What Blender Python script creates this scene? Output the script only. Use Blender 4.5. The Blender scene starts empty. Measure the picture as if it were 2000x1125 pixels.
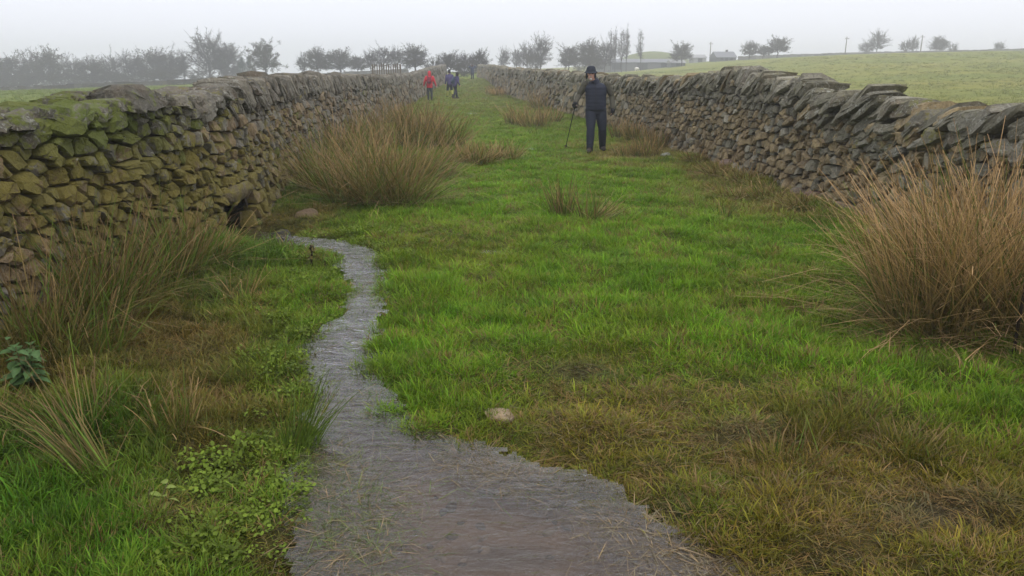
import bpy, bmesh, math, random
import numpy as np
from mathutils import Vector, Matrix, Euler

# ------------------------------------------------------------------ camera, sky, sun, exposure
SC = bpy.context.scene
COL = SC.collection
F = 1482.0                       # focal length in photo pixels (2000 wide)
PITCH = math.radians(15.9)
CAMZ = 1.6
cam_d = bpy.data.cameras.new('camera')
cam_d.sensor_width = 36.0
cam_d.lens = 36.0 * F / 2000.0
cam_d.clip_start = 0.05
cam_d.clip_end = 6000.0
cam = bpy.data.objects.new('camera', cam_d)
COL.objects.link(cam)
cam.location = (0, 0, CAMZ)
cam.rotation_euler = (math.radians(90) - PITCH, 0, 0)
SC.camera = cam

SUN_EL, SUN_AZ = math.radians(62), math.radians(150)
world = bpy.data.worlds.new('World')
SC.world = world
world.use_nodes = True
wn = world.node_tree.nodes
wl = world.node_tree.links
for n in list(wn):
    wn.remove(n)
w_out = wn.new('ShaderNodeOutputWorld')
w_bg = wn.new('ShaderNodeBackground')
w_sky = wn.new('ShaderNodeTexSky')
w_sky.sky_type = 'NISHITA'
w_sky.sun_disc = False
w_sky.sun_elevation = SUN_EL
w_sky.sun_rotation = SUN_AZ
w_sky.dust_density = 4.0
w_sky.air_density = 1.0
w_mix = wn.new('ShaderNodeMix')
w_mix.data_type = 'RGBA'
w_mix.inputs['Factor'].default_value = 0.88       # a closed, even overcast sky
w_mix.inputs['B'].default_value = (12.55, 12.80, 14.1, 1)
wl.new(w_sky.outputs[0], w_mix.inputs['A'])
wl.new(w_mix.outputs['Result'], w_bg.inputs['Color'])
w_bg.inputs['Strength'].default_value = 0.083
wl.new(w_bg.outputs[0], w_out.inputs[0])

sun_d = bpy.data.lights.new('sun', 'SUN')
sun_d.energy = 1.5
sun_d.angle = math.radians(70)
sun_d.color = (1.0, 0.97, 0.93)
sun = bpy.data.objects.new('sun', sun_d)
COL.objects.link(sun)
sun_dir = Vector((math.sin(SUN_AZ) * math.cos(SUN_EL), math.cos(SUN_AZ) * math.cos(SUN_EL), math.sin(SUN_EL)))
sun.rotation_euler = sun_dir.to_track_quat('Z', 'Y').to_euler()
sun.location = (0, 0, 60)

SC.view_settings.view_transform = 'Standard'
SC.view_settings.look = 'None'
SC.view_settings.gamma = 1.0
SC.view_settings.use_curve_mapping = False
SC.view_settings.exposure = 0.24
SC.render.engine = 'CYCLES'
cy = SC.cycles
cy.use_denoising = True
cy.denoiser = 'OPENIMAGEDENOISE'
cy.max_bounces = 8
cy.diffuse_bounces = 3
cy.glossy_bounces = 2
cy.transmission_bounces = 3
cy.transparent_max_bounces = 16
cy.volume_bounces = 1
cy.caustics_reflective = False
cy.caustics_refractive = False

# ------------------------------------------------------------------ helpers
random.seed(7)
RNG = np.random.default_rng(7)
U = random.uniform
CP, SP = math.cos(PITCH), math.sin(PITCH)


def vnoise(x, y, seed=0):
    """smooth value noise, vectorised, range -1..1"""
    x = np.asarray(x, float); y = np.asarray(y, float)
    xi = np.floor(x).astype(np.int64); yi = np.floor(y).astype(np.int64)
    xf = x - xi; yf = y - yi
    xf = xf * xf * (3 - 2 * xf); yf = yf * yf * (3 - 2 * yf)

    def hsh(a, b):
        n = (a * 374761393 + b * 668265263 + seed * 1442695041) & 0xFFFFFFFF
        n = ((n ^ (n >> 13)) * 1274126177) & 0xFFFFFFFF
        return ((n ^ (n >> 16)) & 0xFFFF) / 32767.5 - 1.0
    a = hsh(xi, yi); b = hsh(xi + 1, yi); c = hsh(xi, yi + 1); d = hsh(xi + 1, yi + 1)
    return (a * (1 - xf) + b * xf) * (1 - yf) + (c * (1 - xf) + d * xf) * yf


def fbm(x, y, seed=0, o=3):
    r = 0; a = 1.0; t = 0
    for k in range(o):
        r = r + a * vnoise(np.asarray(x) * 2 ** k, np.asarray(y) * 2 ** k, seed + k * 17); t += a; a *= .5
    return r / t


def sstep(a, b, x):
    t = np.clip((np.asarray(x, float) - a) / (b - a), 0, 1)
    return t * t * (3 - 2 * t)


def hbase(x, y):
    """broad lie of the land"""
    x = np.asarray(x, float); y = np.asarray(y, float)
    q = (y - 40) / 110.0
    s = np.log1p(np.exp(np.clip(q * 14, -40, 40))) / 14
    s = np.where(s > .9, .9 + .12 * np.tanh((s - .9) / .12), s)
    xc = np.clip(x, -170, 50) + .42 * np.clip(x - 50, 0, 150)
    z = s * (2.4 + 0.045 * xc)
    z = z - 2.2 * np.exp(-((x - 23) / 20) ** 2 / 2 - ((y - 185) / 70) ** 2 / 2)
    z = z - 0.014 * np.clip(-x - 24, 0, 120) * sstep(20, 80, y)
    return z


def proj(x, y, z):
    x = np.asarray(x, float); y = np.asarray(y, float); z = np.asarray(z, float) - CAMZ
    d = y * CP - z * SP
    u = y * SP + z * CP
    d = np.where(np.abs(d) < .05, .05, d)
    return 1000 + F * x / d, 562.5 - F * u / d


def ray(px, py):
    dx = (px - 1000) / F; dy = (562.5 - py) / F
    return Vector((dx, CP + dy * SP, -SP + dy * CP))


def flat(px, py, z=0.0):
    r = ray(px, py)
    t = (z - CAMZ) / r.z
    return (r.x * t, r.y * t)


# ---- stream outline (traced on the ground)
S_LEFT = [(470, 455), (520, 464), (590, 471), (640, 482), (655, 497), (688, 516), (700, 545), (695, 580), (665, 615),
          (630, 640), (607, 660), (604, 692), (622, 740), (626, 800), (618, 860), (600, 910), (590, 960), (596, 1020), (604, 1080), (612, 1140), (600, 1300)]
S_RIGHT = [(490, 444), (545, 455), (620, 460), (690, 470), (733, 498), (746, 520), (740, 560), (722, 600), (713, 650), (711, 700),
           (728, 745), (752, 792), (800, 828), (880, 855), (930, 880), (1000, 902), (1080, 921), (1168, 945), (1190, 985), (1250, 1003),
           (1320, 1040), (1420, 1085), (1500, 1130), (1640, 1300)]
POLY = [flat(*p) for p in S_LEFT] + [(-.75, 0.6), (-.8, -2.5), (1.2, -2.5), (1.0, .6)] + [flat(*p) for p in reversed(S_RIGHT)]
POLY = np.array(POLY)


def stream_sd(x, y):
    """signed distance to the water outline, negative inside"""
    x = np.asarray(x, float); y = np.asarray(y, float)
    sh = x.shape
    X = x.ravel(); Y = y.ravel()
    out = np.full(X.shape, 9.0)
    m = (X > -4.0) & (X < 2.6) & (Y > -3.2) & (Y < 9.0)
    if m.any():
        px = X[m] + .05 * vnoise(X[m] * 7, Y[m] * 7, 5) + .035 * vnoise(X[m] * 19, Y[m] * 19, 6)
        py = Y[m] + .05 * vnoise(X[m] * 7 + 31, Y[m] * 7, 8) + .03 * vnoise(X[m] * 23, Y[m] * 23, 9)
        best = np.full(px.shape, 1e9); ins = np.zeros(px.shape, bool)
        for i in range(len(POLY)):
            a = POLY[i]; b = POLY[(i + 1) % len(POLY)]
            e = b - a
            t = np.clip(((px - a[0]) * e[0] + (py - a[1]) * e[1]) / max(e @ e, 1e-9), 0, 1)
            best = np.minimum(best, (px - a[0] - t * e[0]) ** 2 + (py - a[1] - t * e[1]) ** 2)
            c = (a[1] > py) != (b[1] > py)
            xx = (b[0] - a[0]) * (py - a[1]) / (b[1] - a[1] + 1e-12) + a[0]
            ins ^= c & (px < xx)
        d = np.sqrt(best)
        out[m] = np.where(ins, -d, d) + .035 * sstep(3.0, 3.8, Y[m])
    return out.reshape(sh)


# ---- wall lines (foot of the lane side)
L_PATH = [(-3.35, -3.0), (-3.18, 1.0), (-3.02, 4.3), (-2.86, 6.2), (-2.74, 7.7), (-2.95, 9.5), (-3.4, 11.4), (-3.75, 14.5), (-4.05, 19), (-4.6, 28), (-5.4, 44), (-6.3, 65), (-7.2, 88), (-10, 110)]
R_PATH = [(4.3, -3.0), (4.15, 2.0), (4.0, 5.2), (3.92, 7.5), (3.88, 9.4), (3.78, 11.4), (3.36, 16.6), (2.7, 25), (1.5, 36), (-0.5, 55), (-2.0, 75), (-3.0, 92), (-6, 114)]
LP = np.array(L_PATH); RP = np.array(R_PATH)


def wall_x(P, y):
    return np.interp(y, P[:, 1], P[:, 0])


WATER_Z = -0.042
# shallow puddles on the trodden line of the lane
PUDDLES = [(*flat(968, 480), .16, .07), (*flat(945, 505), .10, .05), (*flat(1030, 284), .28, .18), (*flat(925, 219), .5, .5), (*flat(960, 207), .9, .6), (*flat(650, 1108), .0, .0)][:5]


def puddle_w(x, y):
    w = np.zeros(np.shape(x))
    for (a, b, rx, ry) in PUDDLES:
        d = np.sqrt(((x - a) / rx) ** 2 + ((y - b) / ry) ** 2) + .25 * vnoise(x * 9, y * 9, 401)
        w = np.maximum(w, 1 - sstep(.7, 1.5, d))
    return w



def h(x, y, sd=None):
    x = np.asarray(x, float); y = np.asarray(y, float)
    z = hbase(x, y)
    near = 1 - sstep(40, 70, y)
    z = z + near * (.035 * fbm(x * .9, y * .9, 3) + .05 * fbm(x * 2.7, y * 2.7, 11, 2))
    z = z + (1 - sstep(10, 18, y)) * .018 * vnoise(x * 8, y * 8, 21)
    far = sstep(25, 60, np.hypot(x, y))
    z = z + far * .25 * fbm(x * .06, y * .06, 44)
    lx = wall_x(LP, y); rx = wall_x(RP, y)
    z = z + near * (.14 * np.exp(-((x - lx) / .5) ** 2) * sstep(7.3, 6.5, y) + .10 * np.exp(-((x - rx) / .45) ** 2))
    # low bank on both sides of the brook, brook bed cut below
    if sd is None:
        sd = stream_sd(x, y)
    z = z - 0.035 * (1 - sstep(0.0, .45, sd))
    z = z - 0.10 * (1 - sstep(-.20, .05, sd))
    pw = puddle_w(x, y)
    z = z * (1 - pw) + (hbase(x, y) - .045) * pw
    # wet hollow where the water comes out under the wall
    z = z - .13 * np.exp(-((x + 2.75) / .6) ** 2 - ((y - 7.8) / .5) ** 2)
    return z


def hs(x, y):
    return float(h(np.array([x]), np.array([y]))[0])


def G(px, py):
    """ground point seen at a photo pixel"""
    z = 0.0
    x, y = flat(px, py, z)
    r = ray(px, py)
    t = 2.0
    last = t
    while t < 900:
        p = Vector((0, 0, CAMZ)) + r * t
        if p.z < float(hbase(p.x, p.y)):
            break
        last = t
        t *= 1.004
    p = Vector((0, 0, CAMZ)) + r * t
    return Vector((p.x, p.y, hs(p.x, p.y)))


def at_depth(px, d):
    """ground point below a photo column at distance d along the lane"""
    x = (px - 1000) / F * d
    y = (d + (hbase(x, d) - CAMZ) * SP) / CP if d < 30 else d
    # depth along the axis -> world y (small correction)
    x = (px - 1000) / F * (float(y) * CP - (float(hbase(x, y)) - CAMZ) * SP)
    return Vector((x, float(y), hs(x, float(y))))


def mesh_from(name, verts, faces, mat=None, smooth=True):
    me = bpy.data.meshes.new(name)
    me.from_pydata(verts, [], faces)
    if smooth:
        me.polygons.foreach_set('use_smooth', [True] * len(me.polygons))
    if mat:
        me.materials.append(mat)
    me.update()
    return me


def put(name, me, parent=None, loc=None):
    o = bpy.data.objects.new(name, me)
    COL.objects.link(o)
    if parent:
        o.parent = parent
    if loc is not None:
        o.location = loc
    return o


def tag(o, label=None, cat=None, group=None, kind=None):
    if label: o['label'] = label
    if cat: o['category'] = cat
    if group: o['group'] = group
    if kind: o['kind'] = kind
    return o


def thing(name, label, cat, loc=(0, 0, 0), rz=0, group=None):
    o = bpy.data.objects.new(name, None)
    COL.objects.link(o)
    o.empty_display_size = .2
    o.location = loc
    o.rotation_euler = (0, 0, rz)
    return tag(o, label, cat, group)


class MB:
    def __init__(s):
        s.v = []; s.f = []

    def add(s, v, f):
        o = len(s.v)
        s.v += [tuple(p) for p in v]
        s.f += [tuple(i + o for i in q) for q in f]

    def tube(s, pts, rad, n=10, cap=True, sx=1.0):
        """tapered tube through pts; sx flattens it sideways"""
        pts = [Vector(p) for p in pts]
        rings = []
        up = None
        for i, p in enumerate(pts):
            a = pts[max(i - 1, 0)]; b = pts[min(i + 1, len(pts) - 1)]
            t = (b - a).normalized()
            if up is None:
                up = Vector((1, 0, 0)) if abs(t.x) < .8 else Vector((0, 1, 0))
            e1 = (up - t * up.dot(t)).normalized()
            e2 = t.cross(e1)
            up = e1
            rings.append([p + (e1 * math.cos(k * math.tau / n) * sx + e2 * math.sin(k * math.tau / n)) * rad[i] for k in range(n)])
        v = [q for r in rings for q in r]
        f = []
        for i in range(len(rings) - 1):
            for k in range(n):
                f.append((i * n + k, i * n + (k + 1) % n, (i + 1) * n + (k + 1) % n, (i + 1) * n + k))
        if cap:
            f.append(tuple(range(n - 1, -1, -1)))
            f.append(tuple(range((len(rings) - 1) * n, len(rings) * n)))
        s.add(v, f)

    def loft(s, secs, n=18):
        """horizontal ellipses (cx,cy,cz,rx,ry[,tiltx])"""
        v = []; f = []
        for c in secs:
            cx, cy_, cz, rx, ry = c[:5]
            for k in range(n):
                a = k * math.tau / n
                ca, sa = math.cos(a), math.sin(a)
                e = .85
                v.append((cx + rx * math.copysign(abs(ca) ** e, ca), cy_ + ry * math.copysign(abs(sa) ** e, sa), cz + (c[5] * sa if len(c) > 5 else 0)))
        m = len(secs)
        for i in range(m - 1):
            for k in range(n):
                f.append((i * n + k, i * n + (k + 1) % n, (i + 1) * n + (k + 1) % n, (i + 1) * n + k))
        f.append(tuple(range(n - 1, -1, -1)))
        f.append(tuple(range((m - 1) * n, m * n)))
        s.add(v, f)

    def ball(s, c, r, n=10, m=7):
        c = Vector(c)
        if not hasattr(r, '__len__'): r = (r, r, r)
        v = []; f = []
        for i in range(1, m):
            th = math.pi * i / m
            for k in range(n):
                a = k * math.tau / n
                v.append((c.x + r[0] * math.sin(th) * math.cos(a), c.y + r[1] * math.sin(th) * math.sin(a), c.z + r[2] * math.cos(th)))
        v.append((c.x, c.y, c.z + r[2])); v.append((c.x, c.y, c.z - r[2]))
        top = len(v) - 2; bot = len(v) - 1
        for i in range(m - 2):
            for k in range(n):
                f.append((i * n + k, (i + 1) * n + k, (i + 1) * n + (k + 1) % n, i * n + (k + 1) % n))
        for k in range(n):
            f.append((top, k, (k + 1) % n))
            f.append((bot, (m - 2) * n + (k + 1) % n, (m - 2) * n + k))
        s.add(v, f)

    def box(s, lo, hi):
        x0, y0, z0 = lo; x1, y1, z1 = hi
        s.add([(x0, y0, z0), (x1, y0, z0), (x1, y1, z0), (x0, y1, z0), (x0, y0, z1), (x1, y0, z1), (x1, y1, z1), (x0, y1, z1)],
              [(3, 2, 1, 0), (4, 5, 6, 7), (0, 1, 5, 4), (1, 2, 6, 5), (2, 3, 7, 6), (3, 0, 4, 7)])

    def mesh(s, name, mat=None, smooth=True):
        return mesh_from(name, s.v, s.f, mat, smooth)

    def build(s, name, mat, parent=None, smooth=True, loc=None):
        return put(name, s.mesh(name, mat, smooth), parent, loc)

    def skin(s, name, mat, parent=None, voxel=.012, it=4):
        """fuse the pieces into one continuous surface"""
        me = s.mesh(name)
        o = bpy.data.objects.new(name, me)
        COL.objects.link(o)
        m = o.modifiers.new('r', 'REMESH'); m.mode = 'VOXEL'; m.voxel_size = voxel; m.adaptivity = 0.0
        if it:
            m = o.modifiers.new('s', 'SMOOTH'); m.iterations = it; m.factor = .5
        dg = bpy.context.evaluated_depsgraph_get()
        ne = bpy.data.meshes.new_from_object(o.evaluated_get(dg))
        o.modifiers.clear()
        o.data = ne
        bpy.data.meshes.remove(me)
        ne.name = name
        ne.materials.clear(); ne.materials.append(mat)
        ne.polygons.foreach_set('use_smooth', [True] * len(ne.polygons))
        if parent: o.parent = parent
        return o


# ------------------------------------------------------------------ materials
def new_mat(name):
    m = bpy.data.materials.new(name)
    m.use_nodes = True
    nt = m.node_tree
    for n in list(nt.nodes): nt.nodes.remove(n)
    out = nt.nodes.new('ShaderNodeOutputMaterial')
    return m, nt, out


class NT:
    def __init__(s, nt): s.nt = nt

    def n(s, t, **kw):
        nd = s.nt.nodes.new('ShaderNode' + t)
        for k, v in kw.items(): setattr(nd, k, v)
        return nd

    def l(s, a, b): s.nt.links.new(a, b)

    def noise(s, scale, detail=4, rough=.6, vec=None, dist=0):
        nd = s.n('TexNoise'); nd.inputs['Scale'].default_value = scale; nd.inputs['Detail'].default_value = detail
        nd.inputs['Roughness'].default_value = rough; nd.inputs['Distortion'].default_value = dist
        if vec: s.l(vec, nd.inputs['Vector'])
        return nd.outputs['Fac']

    def ramp(s, fac, stops, interp='LINEAR'):
        nd = s.n('ValToRGB'); cr = nd.color_ramp; cr.interpolation = interp
        while len(cr.elements) < len(stops): cr.elements.new(.5)
        for e, (p, c) in zip(cr.elements, stops):
            e.position = p; e.color = (c, c, c, 1) if not hasattr(c, '__len__') else (*c[:3], 1)
        s.l(fac, nd.inputs['Fac'])
        return nd.outputs['Color']

    def mix(s, fac, a, b, mode='MIX'):
        nd = s.n('Mix', data_type='RGBA', blend_type=mode)
        for i, v in (('Factor', fac), ('A', a), ('B', b)):
            if isinstance(v, (int, float)):
                nd.inputs[i].default_value = v if i == 'Factor' else (v, v, v, 1)
            elif isinstance(v, tuple): nd.inputs[i].default_value = (*v[:3], 1)
            else: s.l(v, nd.inputs[i])
        return nd.outputs['Result']

    def math(s, op, a, b=0.0, clamp=False):
        nd = s.n('Math', operation=op, use_clamp=clamp)
        for i, v in enumerate((a, b)):
            if isinstance(v, (int, float)): nd.inputs[i].default_value = v
            else: s.l(v, nd.inputs[i])
        return nd.outputs[0]

    def bump(s, height, strength=.5, dist=.02):
        nd = s.n('Bump'); nd.inputs['Strength'].default_value = strength; nd.inputs['Distance'].default_value = dist
        s.l(height, nd.inputs['Height'])
        return nd.outputs[0]

    def pbsdf(s, col, rough=.8, spec=.3, normal=None):
        p = s.n('BsdfPrincipled')
        if isinstance(col, tuple): p.inputs['Base Color'].default_value = (*col[:3], 1)
        else: s.l(col, p.inputs['Base Color'])
        if isinstance(rough, (int, float)): p.inputs['Roughness'].default_value = rough
        else: s.l(rough, p.inputs['Roughness'])
        p.inputs['Specular IOR Level'].default_value = spec
        if normal: s.l(normal, p.inputs['Normal'])
        return p


def simple_mat(name, col, rough=.8, spec=.3, var=.25, scale=30., bump=.3, bdist=.004):
    m, nt, out = new_mat(name)
    t = NT(nt)
    co = t.n('TexCoord').outputs['Object']
    f = t.noise(scale, 5, .65, co)
    c = t.mix(f, tuple(x * (1 - var) for x in col), tuple(min(1, x * (1 + var)) for x in col))
    p = t.pbsdf(c, rough, spec, t.bump(f, bump, bdist))
    nt.links.new(p.outputs[0], out.inputs[0])
    return m


def stone_mat():
    m, nt, out = new_mat('field_stone')
    t = NT(nt)
    geo = t.n('NewGeometry')
    pos = geo.outputs['Position']
    tone = t.n('Attribute', attribute_name='tone').outputs['Color']
    moss = t.n('Attribute', attribute_name='moss')
    sepm = t.n('SeparateColor'); t.l(moss.outputs['Color'], sepm.inputs[0])
    n1 = t.noise(9, 6, .65, pos)
    n2 = t.noise(38, 5, .7, pos)
    n3 = t.noise(120, 3, .6, pos)
    n4 = t.noise(3.1, 4, .6, pos)
    c = t.mix(1.0, tone, t.ramp(n1, [(.25, .7), (.5, 1.2), (.75, 1.65)]), 'MULTIPLY')
    c = t.mix(1.0, c, t.ramp(n2, [(.3, .68), (.5, 1.0), (.72, 1.28)]), 'MULTIPLY')
    # rusty stain
    c = t.mix(t.ramp(n4, [(.52, 0.0), (.72, .35)]), c, (.16, .09, .045))
    # pale lichen blotches
    sepn = t.n('SeparateXYZ'); t.l(geo.outputs['Normal'], sepn.inputs[0])
    lich = t.math('MULTIPLY', t.ramp(t.noise(21, 3, .5, pos, 1.2), [(.57, 0.0), (.64, 1.0)]), sepm.outputs[1])
    c = t.mix(lich, c, (.36, .355, .30))
    # moss: where the stone carries it, first on upper faces
    up = t.math('MULTIPLY_ADD', sepn.outputs['Z'], .5)
    up.node.inputs[2].default_value = .0
    mk = t.math('ADD', t.math('ADD', sepm.outputs[0], t.math('MULTIPLY', up, .5)), t.math('MULTIPLY', t.math('SUBTRACT', t.math('ADD', n1, t.math('MULTIPLY', n2, .5)), .75), 2.6))
    mk = t.ramp(mk, [(.55, 0.0), (.85, 1.0)])
    mk = t.math('MULTIPLY', mk, .9)
    mcol = t.mix(sepm.outputs[2], t.mix(n2, (.080, .066, .014), (.225, .185, .034)), t.mix(n2, (.045, .065, .010), (.13, .175, .018)))
    c = t.mix(mk, c, mcol)
    hgt = t.math('ADD', t.math('MULTIPLY', n1, 1.3), t.math('ADD', t.math('MULTIPLY', n2, .55), t.math('MULTIPLY', n3, .2)))
    p = t.pbsdf(c, t.math('MULTIPLY_ADD', n2, .3), .18, t.bump(hgt, 1.0, .035))
    p.inputs['Roughness'].links[0].from_node.inputs[2].default_value = .55
    nt.links.new(p.outputs[0], out.inputs[0])
    return m


def blade_mat(name, rough=.45, trans=.35, tint_instancer=True):
    """grass, rush and leaf: colour comes with the plant"""
    m, nt, out = new_mat(name)
    t = NT(nt)
    vc = t.n('Attribute', attribute_name='blade').outputs['Color']
    if tint_instancer:
        a = t.n('Attribute', attribute_name='tint'); a.attribute_type = 'INSTANCER'
        c = t.mix(1.0, a.outputs['Color'], vc, 'MULTIPLY')
    else:
        c = vc
    p = t.pbsdf(c, rough, .10)
    tr = t.n('BsdfTranslucent')
    t.l(t.mix(1.0, c, (1.1, 1.15, .6), 'MULTIPLY'), tr.inputs[0])
    mx = t.n('MixShader'); mx.inputs[0].default_value = trans
    t.l(p.outputs[0], mx.inputs[1]); t.l(tr.outputs[0], mx.inputs[2])
    nt.links.new(mx.outputs[0], out.inputs[0])
    return m


def ground_mat():
    m, nt, out = new_mat('turf_and_mud')
    t = NT(nt)
    pos = t.n('NewGeometry').outputs['Position']
    at = t.n('Attribute', attribute_name='soil')
    vc = at.outputs['Color']
    n1 = t.noise(3.0, 6, .7, pos); n2 = t.noise(24, 6, .75, pos); n3 = t.noise(.35, 5, .6, pos); n4 = t.noise(.07, 4, .55, pos)
    c = t.mix(1.0, vc, t.ramp(n2, [(.25, .55), (.5, 1.0), (.75, 1.5)]), 'MULTIPLY')
    c = t.mix(1.0, c, t.ramp(n1, [(.3, .75), (.7, 1.25)]), 'MULTIPLY')
    c = t.mix(1.0, c, t.ramp(n3, [(.3, (.82, .86, .8)), (.7, (1.2, 1.12, 1.1))]), 'MULTIPLY')
    c = t.mix(1.0, c, t.ramp(n4, [(.35, (.9, .95, .9)), (.65, (1.15, 1.05, 1.0))]), 'MULTIPLY')
    c = t.mix(at.outputs['Alpha'], vc, c)
    hgt = t.math('ADD', n2, t.math('MULTIPLY', n1, 2.0))
    p = t.pbsdf(c, .9, .06, t.bump(hgt, .8, .05))
    nt.links.new(p.outputs[0], out.inputs[0])
    return m


def water_mat():
    m, nt, out = new_mat('brook_water')
    t = NT(nt)
    pos = t.n('NewGeometry').outputs['Position']
    mp = t.n('Mapping'); t.l(pos, mp.inputs[0]); mp.inputs['Scale'].default_value = (4.5, 15, 1); mp.inputs['Rotation'].default_value = (0, 0, .25)
    mp2 = t.n('Mapping'); t.l(pos, mp2.inputs[0]); mp2.inputs['Scale'].default_value = (26, 75, 1); mp2.inputs['Rotation'].default_value = (0, 0, -.2)
    a = t.noise(1.0, 4, .55, mp.outputs[0], 1.0); b = t.noise(1.0, 3, .6, mp2.outputs[0], .4)
    nrm = t.bump(t.math('ADD', a, t.math('MULTIPLY', b, .10)), .75, .022)
    fr = t.n('Fresnel'); fr.inputs['IOR'].default_value = 1.33; t.l(nrm, fr.inputs['Normal'])
    fac = t.math('MULTIPLY_ADD', fr.outputs[0], 1.75, True); fac.node.inputs[2].default_value = .0
    gl = t.n('BsdfGlossy'); gl.inputs['Roughness'].default_value = .015; t.l(nrm, gl.inputs['Normal'])
    tp = t.n('BsdfTransparent'); tp.inputs[0].default_value = (.86, .82, .76, 1)
    df = t.n('BsdfDiffuse'); df.inputs[0].default_value = (.17, .14, .11, 1); t.l(nrm, df.inputs['Normal'])
    m1 = t.n('MixShader'); m1.inputs[0].default_value = .12
    t.l(tp.outputs[0], m1.inputs[1]); t.l(df.outputs[0], m1.inputs[2])
    m2 = t.n('MixShader'); t.l(fac, m2.inputs[0]); t.l(m1.outputs[0], m2.inputs[1]); t.l(gl.outputs[0], m2.inputs[2])
    nt.links.new(m2.outputs[0], out.inputs[0])
    return m


M_STONE = stone_mat()
M_GRASS = blade_mat('grass_blades')
M_RUSH = blade_mat('rush_stems', .55, .15, False)
M_LEAF = blade_mat('herb_leaves', .4, .25, False)
M_GROUND = ground_mat()
M_WATER = water_mat()


def color_attr(me, name, arr):
    a = me.color_attributes.new(name, 'FLOAT_COLOR', 'POINT')
    arr = np.asarray(arr, np.float32)
    if arr.shape[1] == 3:
        arr = np.concatenate([arr, np.ones((len(arr), 1), np.float32)], 1)
    a.data.foreach_set('color', arr.ravel())


# ------------------------------------------------------------------ what grows where (read off the photograph, kept in ground coordinates)
BRIGHT = (.145, .285, .016); MID = (.130, .205, .022); DARKG = (.062, .112, .014); OLIVE = (.195, .162, .022)
BROWN = (.150, .098, .034); TAN = (.30, .215, .10); LIME = (.15, .27, .014); BLUEG = (.085, .175, .030); MUD = (.13, .10, .07)
# photo column, photo row, half width, half height, colour, blade length factor, weight
ZONES = [
    (1150, 560, 360, 150, BRIGHT, 1.0, 3.4), (1500, 700, 330, 90, BRIGHT, 1.0, 1.8), (1850, 800, 260, 70, BRIGHT, 1.1, 1.6),
    (850, 690, 120, 130, BRIGHT, 1.1, 2.2), (1000, 390, 200, 60, BRIGHT, .75, 2.6), (1400, 380, 200, 60, BRIGHT, .75, 2.2), (1500, 480, 250, 60, BRIGHT, .9, 1.2),
    (1000, 300, 120, 40, BRIGHT, .7, 1.0), (830, 800, 90, 40, LIME, 1.0, 1.6),
    (900, 480, 150, 40, OLIVE, .6, 1.3), (960, 520, 60, 60, OLIVE, .5, 1.0), (1250, 640, 90, 50, OLIVE, .8, .9), (1500, 560, 130, 40, OLIVE, .8, 1.0),
    (1150, 760, 180, 45, OLIVE, .55, 2.0), (1350, 800, 230, 50, OLIVE, .5, 2.0), (1200, 850, 260, 55, OLIVE, .55, 2.6), (1100, 700, 120, 30, OLIVE, .6, 1.6),
    (1500, 960, 300, 90, OLIVE, .65, 3.4), (1800, 1000, 300, 120, OLIVE, .75, 3.4), (1650, 1100, 400, 80, OLIVE, .7, 3.2), (1900, 900, 150, 40, OLIVE, 1.0, 2.0),
    (1560, 860, 110, 60, BROWN, 1.1, 2.2), (1650, 800, 60, 30, BROWN, .9, 2.4), (1780, 860, 120, 40, BROWN, .8, 1.6), (1380, 760, 90, 25, BROWN, .5, 1.6), (1640, 1010, 90, 40, BROWN, .6, 1.8),
    (1830, 1015, 95, 32, MUD, .05, 16), (1300, 985, 40, 16, MUD, .05, 9), (1120, 725, 50, 14, MUD, .05, 7), (1450, 850, 60, 16, MUD, .08, 7), (1650, 1080, 70, 20, MUD, .08, 7), (1600, 1110, 120, 40, BROWN, .7, 1.4),
    (1450, 370, 90, 40, TAN, 1.0, 3.0), (1540, 410, 70, 25, TAN, .9, 3.0), (1380, 330, 50, 25, TAN, .9, 2.0), (1250, 300, 80, 18, TAN, .8, 2.5), (1160, 300, 40, 10, BROWN, .6, 2.5),
    (1020, 172, 40, 8, TAN, 1, 2.5),
    (350, 680, 120, 50, BROWN, .55, 2.4), (480, 565, 40, 30, BROWN, .5, 2.6), (380, 790, 70, 70, BROWN, .8, 2.4), (400, 900, 60, 40, BROWN, .5, 2.6), (330, 1010, 50, 30, BROWN, .4, 3.0), (520, 1060, 70, 30, BROWN, .6, 1.4), (500, 800, 50, 30, BROWN, .6, 1.4),
    (130, 1040, 190, 90, (.075, .185, .014), 1.12, 3.0), (30, 1100, 80, 60, MID, 1.0, 2.0), (560, 560, 120, 70, MID, 1.0, 2.0), (600, 600, 90, 40, LIME, .7, 1.0), (540, 730, 90, 60, MID, 1.3, 1.6),
    (240, 850, 160, 50, DARKG, 1.5, 1.4), (90, 900, 120, 60, DARKG, 1.2, 1.6), (480, 500, 100, 30, BLUEG, 1.3, 2.0), (520, 380, 60, 30, BLUEG, 1.2, 2.0), (420, 560, 60, 40, BLUEG, 1.2, 1.4),
    (200, 620, 200, 100, BROWN, 1.0, 1.4), (60, 720, 120, 80, BROWN, .9, 1.8), (560, 430, 90, 18, BROWN, .5, 3.0), (640, 400, 60, 20, DARKG, .9, 1.6),
]


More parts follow.
